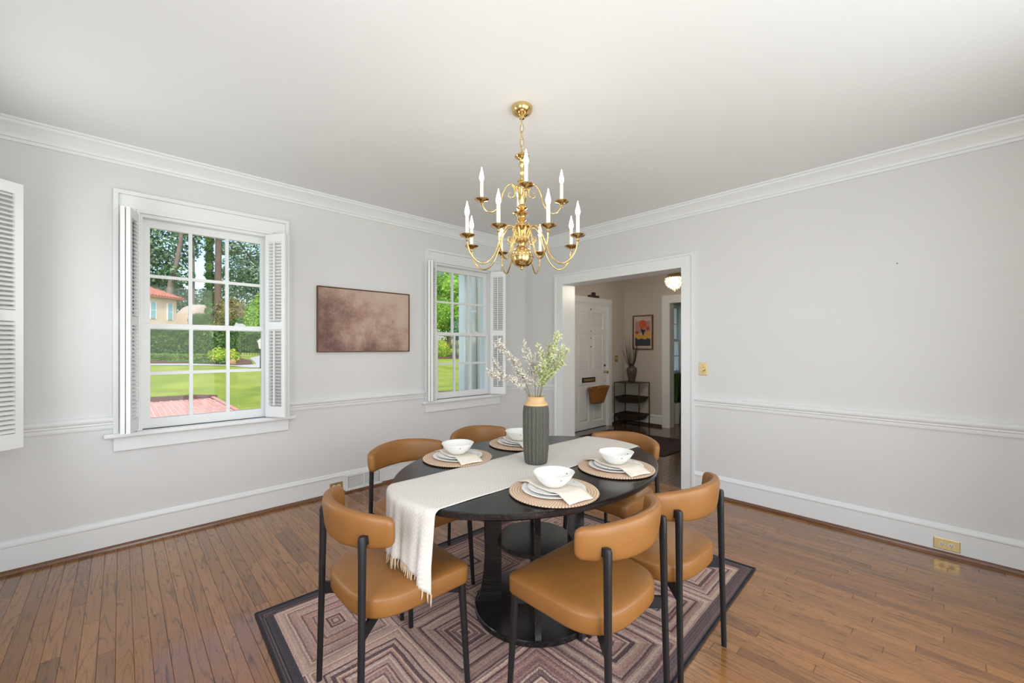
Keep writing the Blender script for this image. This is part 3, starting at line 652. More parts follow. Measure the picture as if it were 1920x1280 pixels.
# vase and sprigs ---------------------------------------------------------------
va = thing('ribbed_vase', 'tall dark grey green ribbed vase with bare clay neck on the runner', 'vase', (-2.343, -2.392, TZ + .0045))
VP = [(.052, 0), (.056, .004), (.06, .03), (.064, .08), (.066, .16), (.066, .26), (.064, .29), (.06, .302)]
ribs = lambda a, z: 1 + .10 * (abs(sin(9 * a)) - .7) * min(1, max(0, (.3 - z) / .02))
MB().lathe(VP, 160, wob=ribs, cap1=False).obj('vase_body', 'vase_glaze', va, smooth=True)
MB().lathe([(.0615, .298), (.062, .304), (.058, .311), (.049, .318), (.0455, .324), (.0455, .338), (.047, .342), (.042, .342), (.04, .336), (.04, .28)], 48, cap0=False).obj('vase_neck', 'clay', va, smooth=True)
def sprig(label, tip, mat, n, seedv, loose, nb=5):
    r = random.Random(seedv); base = Vector((-2.343, -2.392, TZ + .05)); tip = Vector(tip); mid = Vector((-2.343 + (tip.x + 2.343) * .16, -2.392 + (tip.y + 2.392) * .16, TZ + .35))
    t = thing('dried_sprig', label, 'sprig', base, 0, 'feathery sprigs in the ribbed vase')
    P = lambda v: Vector(v) - base
    path = catmull([P(base), P(mid), P(mid.lerp(tip, .5) + Vector((0, 0, .03))), P(tip)], 8)
    b = MB().tube(path, [.0026 - .0017 * i / (len(path) - 1) for i in range(len(path))], 6)
    twigs = []
    for k in range(nb):
        f = r.uniform(.42, .85); i = int(f * (len(path) - 1)); s = path[i]; d = (path[min(i + 2, len(path) - 1)] - path[i - 1]).normalized()
        e = s + (d * .9 + Vector((r.uniform(-1, 1), r.uniform(-1, 1), r.uniform(-.2, .6))) * loose).normalized() * r.uniform(.07, .15)
        tw = [s.lerp(e, q / 5) + Vector((0, 0, .012 * (q / 5) ** 2)) for q in range(6)]; b.tube(tw, .0010, 5); twigs.append(tw)
    b.obj('stem', 'stem', t, smooth=True)
    lf = MB(); src = [path[int(len(path) * .42):]] * 2 + twigs
    for k in range(n):
        pl = r.choice(src); q = r.random() * (len(pl) - 1); i = int(q); p = Vector(pl[i]).lerp(Vector(pl[min(i + 1, len(pl) - 1)]), q - i)
        d = (Vector(pl[min(i + 1, len(pl) - 1)]) - Vector(pl[max(i - 1, 0)])).normalized()
        sd = Vector((r.gauss(0, 1), r.gauss(0, 1), r.gauss(0, 1))).normalized(); o_ = (d * .8 + sd).normalized(); L = r.uniform(.012, .026); w = o_.cross(Vector((r.gauss(0, 1), r.gauss(0, 1), r.gauss(0, 1)))).normalized() * L * .16
        m_ = p + o_ * L * .5; lf.add([p, m_ + w, p + o_ * L, m_ - w], [(0, 1, 2, 3)])
    o = lf.obj('foliage', mat, t); o['kind'] = 'stuff'
    return t
sprig('pale grey feathery sprig leaning furthest towards the windows', (-2.43, -2.20, 1.39), 'sprig_grey', 1100, 1, .9, 7)
sprig('pale grey feathery sprig drooping low towards the painting side', (-2.50, -2.22, 1.20), 'sprig_grey', 800, 2, .9, 6)
sprig('short pale grey sprig standing upright between the others', (-2.335, -2.36, 1.30), 'sprig_grey', 800, 3, .7, 5)
sprig('tall pale green sprig leaning towards the hall opening', (-2.28, -2.50, 1.415), 'sprig_green', 1200, 4, .7, 7)
sprig('lower pale green sprig spreading towards the hall opening', (-2.235, -2.49, 1.27), 'sprig_green', 900, 5, .7, 6)
sprig('short bushy pale green sprig over the vase rim', (-2.33, -2.45, 1.21), 'sprig_green', 900, 6, .8, 6)

# chandelier ---------------------------------------------------------------
CX, CY = -2.262, -2.208
cl = thing('chandelier', 'polished brass two tier chandelier with twelve candle bulbs on a chain', 'chandelier', (CX, CY, 0))
MB().lathe([(.004, H - .072), (.014, H - .068), (.016, H - .058), (.03, H - .05), (.052, H - .036), (.06, H - .02), (.061, H - .008), (.056, H), (0, H)], 40).obj('ceiling_canopy', 'brass', cl, auto=35)
def link_pts(z, hl, hw, rot):
    out = []
    for i in range(21):
        a = 2 * pi * i / 20; x, zz = hw * cos(a), hl * sin(a); out.append((x * cos(rot), x * sin(rot), z + zz))
    return out
ztop = H - .068; nl = 5; hl = .0265
for k in range(nl): MB().tube(link_pts(ztop - .016 - k * .0395, hl, .0105, (pi / 2) * (k % 2) + .6), .0024, 6, False).obj('chain_link', 'brass', cl, smooth=True)
cord = [(.004 * sin(i * 1.3), .004 * cos(i * 1.1), ztop - .21 * i / 14) for i in range(15)]
MB().tube(cord, .0016, 5).obj('cord', 'candle', cl, smooth=True)
zt = ztop - .016 - nl * .0395 + .012
MB().tube(link_pts(zt - .018, .022, .02, .3), .003, 8, False).obj('top_ring', 'brass', cl, smooth=True)
colp = [(.003, 2.452), (.012, 2.448), (.022, 2.44), (.04, 2.428), (.041, 2.422), (.03, 2.414), (.014, 2.406), (.010, 2.395), (.017, 2.384), (.018, 2.376), (.009, 2.366), (.009, 2.345), (.016, 2.334), (.009, 2.322), (.011, 2.3), (.024, 2.29), (.026, 2.282), (.02, 2.274), (.034, 2.262), (.036, 2.25), (.026, 2.24), (.022, 2.2), (.018, 2.17), (.012, 2.155), (.03, 2.138), (.031, 2.132), (.014, 2.122), (.024, 2.112), (.035, 2.1), (.024, 2.088), (.02, 2.078), (.026, 2.068), (.014, 2.056), (.016, 2.045), (.042, 2.034), (.043, 2.028), (.028, 2.018), (.018, 2.0), (.017, 1.965), (.03, 1.958), (.032, 1.948), (.022, 1.936), (.018, 1.922), (.026, 1.914)]
colp = [(r, z) for r, z in colp]
MB().lathe(colp[::-1], 28).obj('column', 'brass', cl, auto=50)
ball = [(.0, 1.786), (.006, 1.788), (.008, 1.796), (.005, 1.801), (.022, 1.803), (.03, 1.806)] + [(.063 * sin(a), 1.857 - .06 * cos(a)) for a in (R_(32 + i * 8) for i in range(15))]
MB().lathe(ball, 36).obj('ball', 'brass', cl, auto=60)
MB().lathe([(.0632, 1.853), (.066, 1.855), (.066, 1.86), (.0632, 1.862)], 36, cap0=False, cap1=False).obj('ball_band', 'brass', cl, smooth=True)
def arm_set(n, a0, r_end, zdish, pts, tube_r, curl):
    arc = catmull([(x, 0, z) for x, z in pts], 8); sc = catmull([(x, 0, z) for x, z in curl], 6)
    am = MB().tube(arc, tube_r, 8).tube(sc, [tube_r * (1 - .5 * i / (len(sc) - 1)) for i in range(len(sc))], 7).mesh('arm', 'brass', smooth=True)
    dm = MB().lathe([(.004, -.028), (.008, -.024), (.007, -.014), (.015, -.006), (.034, -.002), (.041, .005), (.04, .0065), (.03, .003), (.016, .003), (.014, .014), (0, .014)], 28).mesh('drip_pan', 'brass', auto=50)
    km = MB().lathe([(.0098, .012), (.0098, .104), (.007, .106), (.007, .108)], 16).mesh('candle_sleeve', 'candle', auto=40)
    bm = MB().lathe([(.006, .106), (.0095, .112), (.0125, .124), (.0125, .134), (.009, .15), (.0045, .168), (.001, .186)], 16).mesh('bulb', 'bulb_glow', smooth=True)
    for k in range(n):
        a = a0 + 2 * pi * k / n; ar = inst(am, 'arm', cl, (0, 0, 0), (0, 0, a)); q = (r_end, 0, zdish)
        inst(dm, 'drip_pan', ar, q); inst(km, 'candle_sleeve', ar, q); inst(bm, 'bulb', ar, q)
vd = R_(CANG + 180)   # towards the camera side of the room
arm_set(8, vd + R_(22.5), .32, 1.945, [(.016, 1.955), (.03, 1.985), (.05, 2.022), (.085, 2.025), (.115, 1.985), (.14, 1.92), (.175, 1.845), (.225, 1.806), (.275, 1.822), (.308, 1.87), (.318, 1.92)], .0046,
        [(.055, 2.02), (.04, 1.97), (.045, 1.945), (.066, 1.932), (.084, 1.944), (.082, 1.962), (.068, 1.964), (.066, 1.953)])
arm_set(4, vd + R_(4), .226, 2.172, [(.018, 2.215), (.035, 2.25), (.062, 2.268), (.09, 2.25), (.108, 2.205), (.128, 2.15), (.16, 2.112), (.195, 2.112), (.218, 2.14), (.225, 2.155)], .0042,
        [(.06, 2.266), (.04, 2.235), (.042, 2.205), (.06, 2.192), (.076, 2.202), (.074, 2.218), (.062, 2.22)])

# ------------------------------------------------------------ hall beyond the opening
HX, HY, HB = 2.75, .19, -3.4
DX0, DX1, DZ = 1.265, 2.225, 2.075
tag(boxes('wall_hall_front', 'hall_paint', holed('x', .2, 5.6, 0, H + .1, HY, HY + .2, [(DX0, DX1, 0, DZ), (4.3, 5.1, Z0, Z1)])), 'hall wall holding the six panel front door', 'wall', kind='structure')
tag(boxes('wall_hall_far', 'hall_paint', holed('y', HB, HY, 0, H + .1, HX, HX + .14, [(-1.72, -.665, 0, 2.1)])), 'hall wall with the small framed print and second opening', 'wall', kind='structure')
tag(boxes('wall_hall_back', 'hall_paint', [(.2, 5.6, HB - .2, HB, 0, H + .1)]), 'end wall of the hall', 'wall', kind='structure')
tag(boxes('wall_study_far', 'hall_paint', [(5.6, 5.8, HB, HY, 0, H + .1)]), 'far wall of the room beyond the hall', 'wall', kind='structure')
tag(boxes('ceiling_hall', 'ceiling_paint', [(.2, 5.8, HB - .2, HY + .2, H, H + .1)]), 'white ceiling of the hall', 'ceiling', kind='structure')
hf = MB(); hv = []; hr = random.Random(9)
hs = tag(boxes('floor_hall', 'gap_dark', [(.2, 5.8, HB, HY + .2, -.06, -.006)]), 'dark glossy wooden floor of the hall', 'floor', kind='structure')
x = .0
for i in range(int(-HB / .0585) + 4):
    y1 = HY - i * .0585; xx = .0
    while xx < 5.6:
        L = hr.uniform(.5, 1.4); plank_geo(hf, max(xx, .0 if DO[0] < y1 - .05 and y1 < DO[1] else .2), min(xx + L, 5.6), y1 - .0585, y1); hv += [hr.random()] * (len(hf.v) - len(hv)); xx += L
o = hf.obj('floor_planks', 'oak_dark', hs); seed_attr(o.data, hv); o['kind'] = 'stuff'
trim(BA, [((.2, HY), (DX0 - .1, HY), F_), ((DX1 + .1, HY), (HX, HY), F_), ((HX, -.54), (HX, HY), Rt_)], 'trim_white', 'white baseboard of the hall', 'baseboard', 'baseboard_hall')
trim([(a * 1.1, z * 1.6) for a, z in SH], [((DX1 + .1, HY), (HX, HY), F_), ((HX, -.54), (HX, HY), Rt_)], 'oak_dark', 'dark shoe moulding in the hall corner', 'shoe moulding')
boxes_ = [(HX - .02, HX, -.665, -.545, 0, 2.22), (HX - .02, HX, -1.72, -.665, 2.1, 2.22), (HX - .02, HX, -1.84, -1.72, 0, 2.22), (HX - .01, HX + .15, -.677, -.665, 0, 2.088), (HX - .01, HX + .15, -1.72, -.665, 2.088, 2.1)]
tag(boxes('trim_hall_doorway', 'trim_white', boxes_), 'white casing of the second opening beyond the hall', 'door casing', kind='structure')
# front door
dr = thing('door_1', 'white six panel front door with mail slot and wicker basket', 'door', (DX0, HY, 0), kind='structure')
DW = DX1 - DX0
boxes('door_frame', 'trim_white', [(-.1, 0, -.02, 0, 0, DZ), (DW, DW + .1, -.02, 0, 0, DZ), (-.1, DW + .1, -.02, 0, DZ, DZ + .1), (0, .03, 0, .1, 0, DZ - .03), (DW - .03, DW, 0, .1, 0, DZ - .03), (0, DW, 0, .1, DZ - .03, DZ)], dr)
rows = [(.12, .74), (.96, 1.58), (1.66, 1.93)]; st = .13; mx_ = DW / 2
RL = ((.01, .12), (.74, .96), (1.58, 1.66), (1.93, DZ - .03))
leaf = boxes('door_leaf', 'trim_white', [(.03, DW - .03, .0302, .06, .01, DZ - .03), (.03, st, .012, .03, .01, DZ - .03), (DW - st, DW - .03, .012, .03, .01, DZ - .03)] + [(st, DW - st, .012, .03, a, c) for a, c in RL] + [(mx_ - .05, mx_ + .05, .012, .03, a, c) for a, c in rows], dr)
for a, c in rows:
    for x0, x1 in ((st, mx_ - .05), (mx_ + .05, DW - st)):
        b = MB(); rr = []
        for k, y in ((.0, .027), (.02, .027), (.045, .017), (.05, .016)): rr.append([(x0 + k, y, a + k), (x1 - k, y, a + k), (x1 - k, y, c - k), (x0 + k, y, c - k)])
        b.rings(rr, cap0=False).obj('door_panel', 'trim_white', leaf)
ms = boxes('mail_slot', 'bronze', [(.24, .6, .004, .012, .775, .855)], leaf, bevel=.002); boxes('mail_flap', 'brass_plate', [(.27, .57, -.001, .005, .795, .835)], leaf)
kb = MB().lathe([(.026, 0), (.026, .005), (.01, .012), (.01, .035), (.024, .045), (.028, .058), (.02, .07), (0, .072)], 20).obj('door_knob', 'brass', leaf, loc=(DW - .08, .012, .93), rot=(R_(90), 0, 0), smooth=True)
MB().lathe([(.02, 0), (.02, .008), (.008, .012), (.008, .02), (0, .02)], 16).obj('dead_bolt', 'bronze', leaf, loc=(DW - .08, .012, 1.04), rot=(R_(90), 0, 0))
for z, r in ((1.98, .012), (1.62, .008), (1.5, .008), (1.36, .01), (.78, .008)):
    MB().lathe([(r, 0), (r, .006), (0, .007)], 12).obj('door_fitting', 'dark_slot', leaf, loc=(mx_ if z > 1 else DW - .07, .012, z), rot=(R_(90), 0, 0))
b = MB().box(.38, .62, -.06, 0, DZ + .1, DZ + .13).box(.47, .53, -.05, -.01, DZ + .13, DZ + .18); o = b.obj('door_closer', 'bronze', dr)
# basket on the door
bk = thing('wicker_basket', 'brown wicker basket hanging below the mail slot of the front door', 'basket', (1.825, HY, .43))
rr = []
for k in range(9):
    f = k / 8; hw = .15 + .085 * f; dp = .11 + .07 * f; ring = []
    for j in range(40):
        a = 2 * pi * j / 40; ring.append((hw * math.copysign(abs(cos(a)) ** .6, cos(a)), -dp / 2 - .002 + dp / 2 * math.copysign(abs(sin(a)) ** .6, sin(a)), .26 * f + (.012 * cos(a) if k == 8 else 0)))
    rr.append(ring)
inn = [[(x * .93, y * .93 - .004, z) for x, y, z in ring] for ring in reversed(rr[1:])]
MB().rings(rr + inn).obj('basket_body', 'wicker', bk, smooth=True)
rim = rr[-1] + [rr[-1][0]]; MB().tube(rim, .009, 7).obj('basket_rim', 'wicker', bk, smooth=True)
sm2 = MB().tube([(0, 0, 0), (0, 0, .1)], .004, 5).mesh('weave_stake', 'wicker')
for j in range(21, 40, 2):
    a, c = Vector(rr[0][j]), Vector(rr[-1][j]); MB().tube([a, c], .0045, 5).obj('weave_stake', 'wicker', bk)
for s in (-1, 1): MB().tube([(s * .12, -.012, .24), (s * .1, -.006, .29), (s * .09, -.004, .33)], .004, 5).obj('hanging_strap', 'candle', bk)
# hall switch, vent
hs_ = thing('light_switch', 'brass double toggle switch plate beside the front door', 'light switch', (2.49, HY, 1.15))
boxes('cover_plate', 'brass_plate', [(-.058, .058, -.006, 0, -.058, .058)], hs_, bevel=.003)
for s in (-1, 1): boxes('toggle', 'ivory', [(s * .023 - .005, s * .023 + .005, -.016, -.005, -.005, .013)], hs_)
hv_ = thing('vent_register', 'dark vent grille low on the hall wall beside the corner shelf', 'vent', (2.50, HY - .018, .10))
boxes('frame', 'bronze', [(-.1, .1, -.01, 0, -.06, -.048), (-.1, .1, -.01, 0, .048, .06), (-.1, -.088, -.01, 0, -.05, .05), (.088, .1, -.01, 0, -.05, .05)], hv_)
for i in range(6): boxes('slat', 'bronze', [(-.09, .09, -.007, -.002, -.044 + i * .0165, -.037 + i * .0165)], hv_)
# print on the far hall wall
pf = thing('framed_print', 'small framed print of an orange sun over dark hills above the corner shelf', 'picture', (HX, -.19, 1.612), R_(-90))
boxes('frame', 'wood_frame', [(-.19, .19, -.028, -.002, .282, .3), (-.19, .19, -.028, -.002, -.3, -.282), (-.19, -.172, -.028, -.002, -.282, .282), (.172, .19, -.028, -.002, -.282, .282)], pf)
plain('print_paper', (208, 190, 172), .7); plain('print_orange', (206, 92, 52), .7); plain('print_yellow', (214, 166, 84), .7); plain('print_blue', (62, 70, 78), .7); plain('print_dark', (46, 34, 40), .7); plain('print_rose', (186, 140, 134), .7); plain('print_red', (170, 84, 66), .7)
boxes('paper', 'print_paper', [(-.172, .172, -.016, -.008, -.282, .282)], pf)
def flat(name, mat, pts, y): MB().rings([[(x, y, z) for x, z in pts], [(x, y - .001, z) for x, z in pts]]).obj(name, mat, pf)
circ = lambda x, z, r, n=28, e=1: [(x + r * cos(2 * pi * i / n), z + e * r * sin(2 * pi * i / n)) for i in range(n)]
flat('rose_sky', 'print_rose', [(-.145, -.02), (.145, -.02), (.145, .2), (-.145, .2)], -.0162)
flat('yellow_field', 'print_yellow', [(-.145, -.16), (.145, -.16), (.145, .03), (.06, -.01), (.0, -.06), (-.07, -.02), (-.145, -.01)], -.0174)
flat('dark_hills', 'print_blue', [(-.145, -.235), (.145, -.235), (.145, -.12), (.09, -.1), (.05, -.125), (-.02, -.105), (-.09, -.125), (-.145, -.08)], -.0186)
flat('orange_sun', 'print_orange', circ(.0, .145, .07), -.0174)
flat('red_shape', 'print_red', circ(-.11, .0, .035, 16, .8), -.0186)
flat('red_shape', 'print_red', circ(.095, .07, .03, 16, 1.2), -.0186)
flat('dark_shape', 'print_dark', [(-.04, .09), (-.02, .06), (.02, .04), (.06, .05), (.03, .0), (.02, -.05), (-.005, -.05), (-.01, .0), (-.03, .03)], -.0198)
# corner shelf
cs = thing('corner_shelf', 'slim dark metal corner shelf with two hanging trays in the hall corner', 'shelf', (0, 0, 0))
PP = [(2.29, .1), (2.40, -.31), (2.70, -.33), (2.69, .13)]; P5 = [(2.29, .1), (2.31, -.1), (2.40, -.31), (2.70, -.33), (2.69, .13)]
for x, y in PP: MB().tube([(x, y, 0), (x, y, .745)], .0085, 8).obj('post', 'bronze', cs, smooth=True)
MB().prism(P5, .738, .752).obj('shelf_top', 'bronze', cs)
cxp, cyp = sum(p[0] for p in P5) / 5, sum(p[1] for p in P5) / 5
for z in (.5, .205):
    tr_ = [[(cxp + (x - cxp) * k, cyp + (y - cyp) * k, zz) for x, y in P5] for k, zz in ((.74, z - .095), (1.0, z), (.96, z), (.72, z - .088))]
    MB().rings(tr_).obj('tray', 'bronze', cs)
    for (x0, y0), (x1, y1) in zip(P5, P5[1:] + P5[:1]): MB().tube([(x0, y0, z), (x1, y1, z)], .006, 6).obj('shelf_rail', 'bronze', cs)
hvz = thing('glass_vase', 'smoky brown shouldered vase holding dry grass on the corner shelf', 'vase', (2.52, -.1, .753))
MB().lathe([(.05, 0), (.056, .004), (.064, .06), (.083, .15), (.09, .2), (.084, .235), (.055, .262), (.038, .275), (.036, .31), (.044, .318), (.038, .318), (.03, .3), (.03, .27)], 32).obj('vase_body', 'smoke_glass', hvz, smooth=True)
gr = random.Random(21)
dgb = thing('dry_grass_bunch', 'bunch of thin dark dry grass stalks in the smoky vase', 'dry grass', (2.5, -.1, .78))
for k in range(34):
    a = gr.uniform(0, 2 * pi); l = gr.uniform(.25, .5); sp_r = gr.uniform(.02, .15) if k % 6 else gr.uniform(.15, .2)
    MB().tube([(0, 0, 0), (.012, 0, .2), (.03 + sp_r * .3, 0, .3), (.03 + sp_r * .75, 0, .3 + l * .6), (.03 + sp_r, 0, .3 + l * (1 if k % 6 else .75))], [.003, .003, .0028, .002, .0008], 5).obj('stalk', 'dry_grass', dgb, rot=(0, 0, a))
# pendant
pe = thing('globe_pendant', 'small crystal globe ceiling light hanging in the hall', 'pendant light', (1.2, -1.478, 0))
pz_ = 2.195
MB().lathe([(.05, H - .02), (.055, H), (0, H)], 24).obj('ceiling_plate', 'brass', pe); MB().tube([(0, 0, pz_ + .11), (0, 0, H - .015)], .004, 8).obj('rod', 'brass', pe)
MB().lathe([(.01, pz_ + .118), (.05, pz_ + .108), (.085, pz_ + .08), (.104, pz_ + .045), (.108, pz_ + .035), (.1, pz_ + .035), (.08, pz_ + .07), (.0, pz_ + .1)], 32).obj('shade_cap', 'brass_plate', pe, smooth=True)
bead = MB().lathe([(.001, -.014), (.0085, -.005), (.0095, .003), (.005, .013), (.001, .015)], 8).mesh('crystal_bead', 'crystal')
for zi, rr2, nb_ in ((.03, .110, 22), (.004, .112, 22), (-.022, .107, 20), (-.046, .097, 18), (-.068, .08, 15), (-.088, .056, 10), (-.102, .03, 6)):
    for j in range(nb_): inst(bead, 'crystal_bead', pe, (rr2 * cos(2 * pi * j / nb_ + zi * 30), rr2 * sin(2 * pi * j / nb_ + zi * 30), pz_ + zi))
MB().lathe([(.001, -.165), (.008, -.15), (.005, -.138), (.012, -.125), (.004, -.11), (.001, -.105)], 12).obj('finial', 'crystal', pe, loc=(0, 0, pz_), smooth=True)
MB().lathe([(.001, -.05), (.03, -.03), (.042, 0), (.03, .03), (.001, .045)], 16).obj('bulb', 'pendant_glow', pe, loc=(0, 0, pz_), smooth=True)
hr_ = thing('hall_rug', 'dark faded wine coloured rug on the hall floor', 'rug', (0, 0, 0))
MB().rings([[(.97, -1.45, .001), (2.05, -1.5, .001), (1.87, -.06, .001), (.85, -.02, .001)], [(.975, -1.445, .009), (2.045, -1.495, .009), (1.865, -.065, .009), (.855, -.025, .009)]]).obj('rug_field', 'hall_rug_wool', hr_)
pb = [(.97, -1.45, .006), (2.05, -1.5, .006), (1.87, -.06, .006), (.85, -.02, .006), (.97, -1.45, .006)]; MB().tube(pb, .005, 5).obj('binding', 'rug_binding', hr_)
# room beyond the hall
w7 = make_window(7, 'bright shuttered window of the room beyond the hall', Matrix.Translation((4.7, HY, 0)))
make_shutter('white louvered shutter on the window of the room beyond the hall', (4.30, HY - .01), R_(-25), -1)
make_shutter('white louvered shutter folded nearest the far wall beyond the hall', (5.10, HY - .01), R_(-150), 1)
pp = thing('potted_plant', 'tall grassy green plant in a white pot beyond the hall', 'plant', (3.22, -.56, 0))
MB().lathe([(.05, 0), (.056, .005), (.07, .2), (.078, .36), (.08, .37), (.072, .37), (.068, .34), (0, .335)], 28).obj('pot', 'white_pot', pp, auto=40)
lf = MB(); pr = random.Random(4)
for k in range(70):
    a = pr.uniform(0, 2 * pi); l = pr.uniform(.35, .72); o_ = pr.uniform(.03, .22); w = .006
    pts = [(0.01 * cos(a), .01 * sin(a), .33), (o_ * .3 * cos(a), o_ * .3 * sin(a), .33 + l * .55), (o_ * cos(a), o_ * sin(a), .33 + l)]
    sx, sy = -sin(a) * w, cos(a) * w
    lf.add([(pts[0][0] - sx, pts[0][1] - sy, pts[0][2]), (pts[0][0] + sx, pts[0][1] + sy, pts[0][2]), (pts[1][0] + sx, pts[1][1] + sy, pts[1][2]), (pts[2][0], pts[2][1], pts[2][2]), (pts[1][0] - sx, pts[1][1] - sy, pts[1][2])], [(0, 1, 2, 4), (4, 2, 3)])
o = lf.obj('blades', 'plant_blade', pp); o['kind'] = 'stuff'
ac = thing('lounge_chair', 'dark green lounge chair with curved chrome arm beyond the hall', 'chair', (3.85, -.55, 0))
boxes('seat', 'dark_green_cloth', [(-.3, .3, -.3, .3, .25, .42)], ac, bevel=.03, seg=3); boxes('backrest', 'dark_green_cloth', [(-.3, .3, .22, .32, .4, .85)], ac, bevel=.03, seg=3)
for s in (-1, 1): MB().tube(catmull([(s * .33, -.28, .01), (s * .33, -.3, .3), (s * .33, -.24, .55), (s * .33, 0, .6), (s * .33, .25, .56), (s * .33, .3, .3), (s * .33, .28, .01)], 6), .012, 8).obj('arm', 'chrome', ac, smooth=True)

# ------------------------------------------------------------ outside
def gz(x, y):
    P = [(-60, -.15), (11, -.15), (13, -.06), (17, .36), (20, .52), (24, .72), (30, 1.1), (50, 2.4), (120, 3.0)]
    for (a, u), (b_, v) in zip(P, P[1:]):
        if y <= b_: return u + (v - u) * max(0, (y - a)) / (b_ - a)
    return P[-1][1]
def sheet(name, mat, x0, x1, y0, y1, nx_, ny_, dz, label, cat, kind='structure', shape=None):
    b = MB(); vs = [(x0 + (x1 - x0) * i / nx_, y0 + (y1 - y0) * j / ny_, 0) for j in range(ny_ + 1) for i in range(nx_ + 1)]
    vs = [(x, y, gz(x, y) + dz) for x, y, _ in vs]; fs = [(j * (nx_ + 1) + i, j * (nx_ + 1) + i + 1, (j + 1) * (nx_ + 1) + i + 1, (j + 1) * (nx_ + 1) + i) for j in range(ny_) for i in range(nx_)]
    b.add(vs, fs); return tag(b.obj(name, mat, smooth=True), label, cat, kind=kind)
sheet('lawn', 'grass', -40, 60, .45, 90, 40, 120, 0, 'bright mown lawn in front of the windows', 'lawn', 'stuff')
tag(boxes('yard', 'grass', [(-60, 60, -60, .44, -.6, -.4)]), 'grass yard around the other sides of the house', 'lawn', kind='structure')
tag(boxes('added_sun_block_roof', 'trim_white', [(XL - .4, .4, YB - 2.3, YB - .2, 2.78, 2.9)]), 'added white roof slab keeping sun off the unseen back windows', 'roof', kind='structure')  # unseen slab added to block direct sun from the back windows
def strip(name, mat, pts, dz, label, cat):
    """ground patch from left/right edge point pairs"""
    b = MB(); rr = []
    for (xa, ya), (xb, yb) in pts: rr.append([(xa + (xb - xa) * k / 6, ya + (yb - ya) * k / 6, gz(0, ya + (yb - ya) * k / 6) + dz) for k in range(7)])
    vs = [p for r in rr for p in r]; fs = [(i * 7 + j, i * 7 + j + 1, (i + 1) * 7 + j + 1, (i + 1) * 7 + j) for i in range(len(rr) - 1) for j in range(6)]
    b.add(vs, fs); return tag(b.obj(name, mat), label, cat, kind='structure')
strip('driveway', 'concrete', [((-14, 20.8), (-14, 24.2)), ((-3.2, 20.5), (-3.2, 23.2)), ((-1.6, 19.9), (-1.4, 21.0)), ((-.2, 19.1), (.2, 19.4)), ((.4, 17.9), (1.0, 19.6)), ((1.4, 17.4), (1.5, 24)), ((3.5, 17.2), (3.2, 27)), ((8, 17.2), (8, 27))], .02, 'pale concrete driveway curving behind the lawn', 'driveway')
strip('planting_bed', 'mulch', [((-12, 24.2), (-12, 30)), ((-1.5, 20.9), (-1, 30)), ((.1, 19.3), (.6, 27)), ((.85, 19.9), (1.2, 22))], .035, 'brown mulch bed under the shrubs by driveway', 'mulch')
strip('mulch_strip', 'mulch', [((-8, 11.0), (-8, 12.3)), ((-2.3, 10.6), (-2.2, 11.9)), ((-1.95, 10.5), (-1.75, 11.5))], .02, 'reddish mulch strip edging the brick patio', 'mulch')
# brick patio
pt = tag(boxes('patio', 'mortar', [(-8, -1.98, 4.0, 10.95, -.2, -.135)]), 'red brick paved patio outside the window', 'patio', kind='structure')
bm_ = MB().rings([[(-.094, -.044, 0), (.094, -.044, 0), (.094, .044, 0), (-.094, .044, 0)], [(-.094, -.044, .008), (.094, -.044, .008), (.094, .044, .008), (-.094, .044, .008)], [(-.09, -.04, .011), (.09, -.04, .011), (.09, .04, .011), (-.09, .04, .011)]]).mesh('brick', 'brick')
cnt = 0; restb = MB()
for j in range(34):
    for i in range(21):
        y = 10.85 - j * .205; x = -2.06 - i * .105
        if y < 7.3: continue
        inst(bm_, 'brick', pt, (x, y - (.1 if i % 2 else 0), -.135), (0, 0, pi / 2)); cnt += 1
for k in range(20): inst(bm_, 'brick', pt, (-1.94, 10.9 - k * .2, -.125), (0, 0, pi / 2), (1, 1, 3))
# foliage helper
def leaves(b, c, rad, n, size, r, shell=.55):
    for _ in range(n):
        d = Vector((r.gauss(0, 1), r.gauss(0, 1), r.gauss(0, 1))).normalized(); k = shell + (1 - shell) * r.random() ** .6
        p = Vector((c[0] + d.x * rad[0] * k, c[1] + d.y * rad[1] * k, c[2] + d.z * rad[2] * k))
        nrm = (d + Vector((r.gauss(0, .7), r.gauss(0, .7), r.gauss(0, .7) + .3))).normalized(); u = nrm.orthogonal().normalized(); u.rotate(Matrix.Rotation(r.uniform(0, 6.28), 3, nrm)); w = nrm.cross(u); s_ = size * r.uniform(.6, 1.3)
        b.add([p - u * s_, p + w * s_ * .55, p + u * s_, p - w * s_ * .55], [(0, 1, 2, 3)])
def blob(c, rad, r, sub=14):
    rr = []
    for i in range(sub + 1):
        th = pi * i / sub; rr.append([(c[0] + rad[0] * sin(th) * cos(a) * r.uniform(.86, 1.0), c[1] + rad[1] * sin(th) * sin(a) * r.uniform(.86, 1.0), c[2] - rad[2] * cos(th) * r.uniform(.9, 1)) for a in (2 * pi * j / 18 for j in range(18))])
    return rr
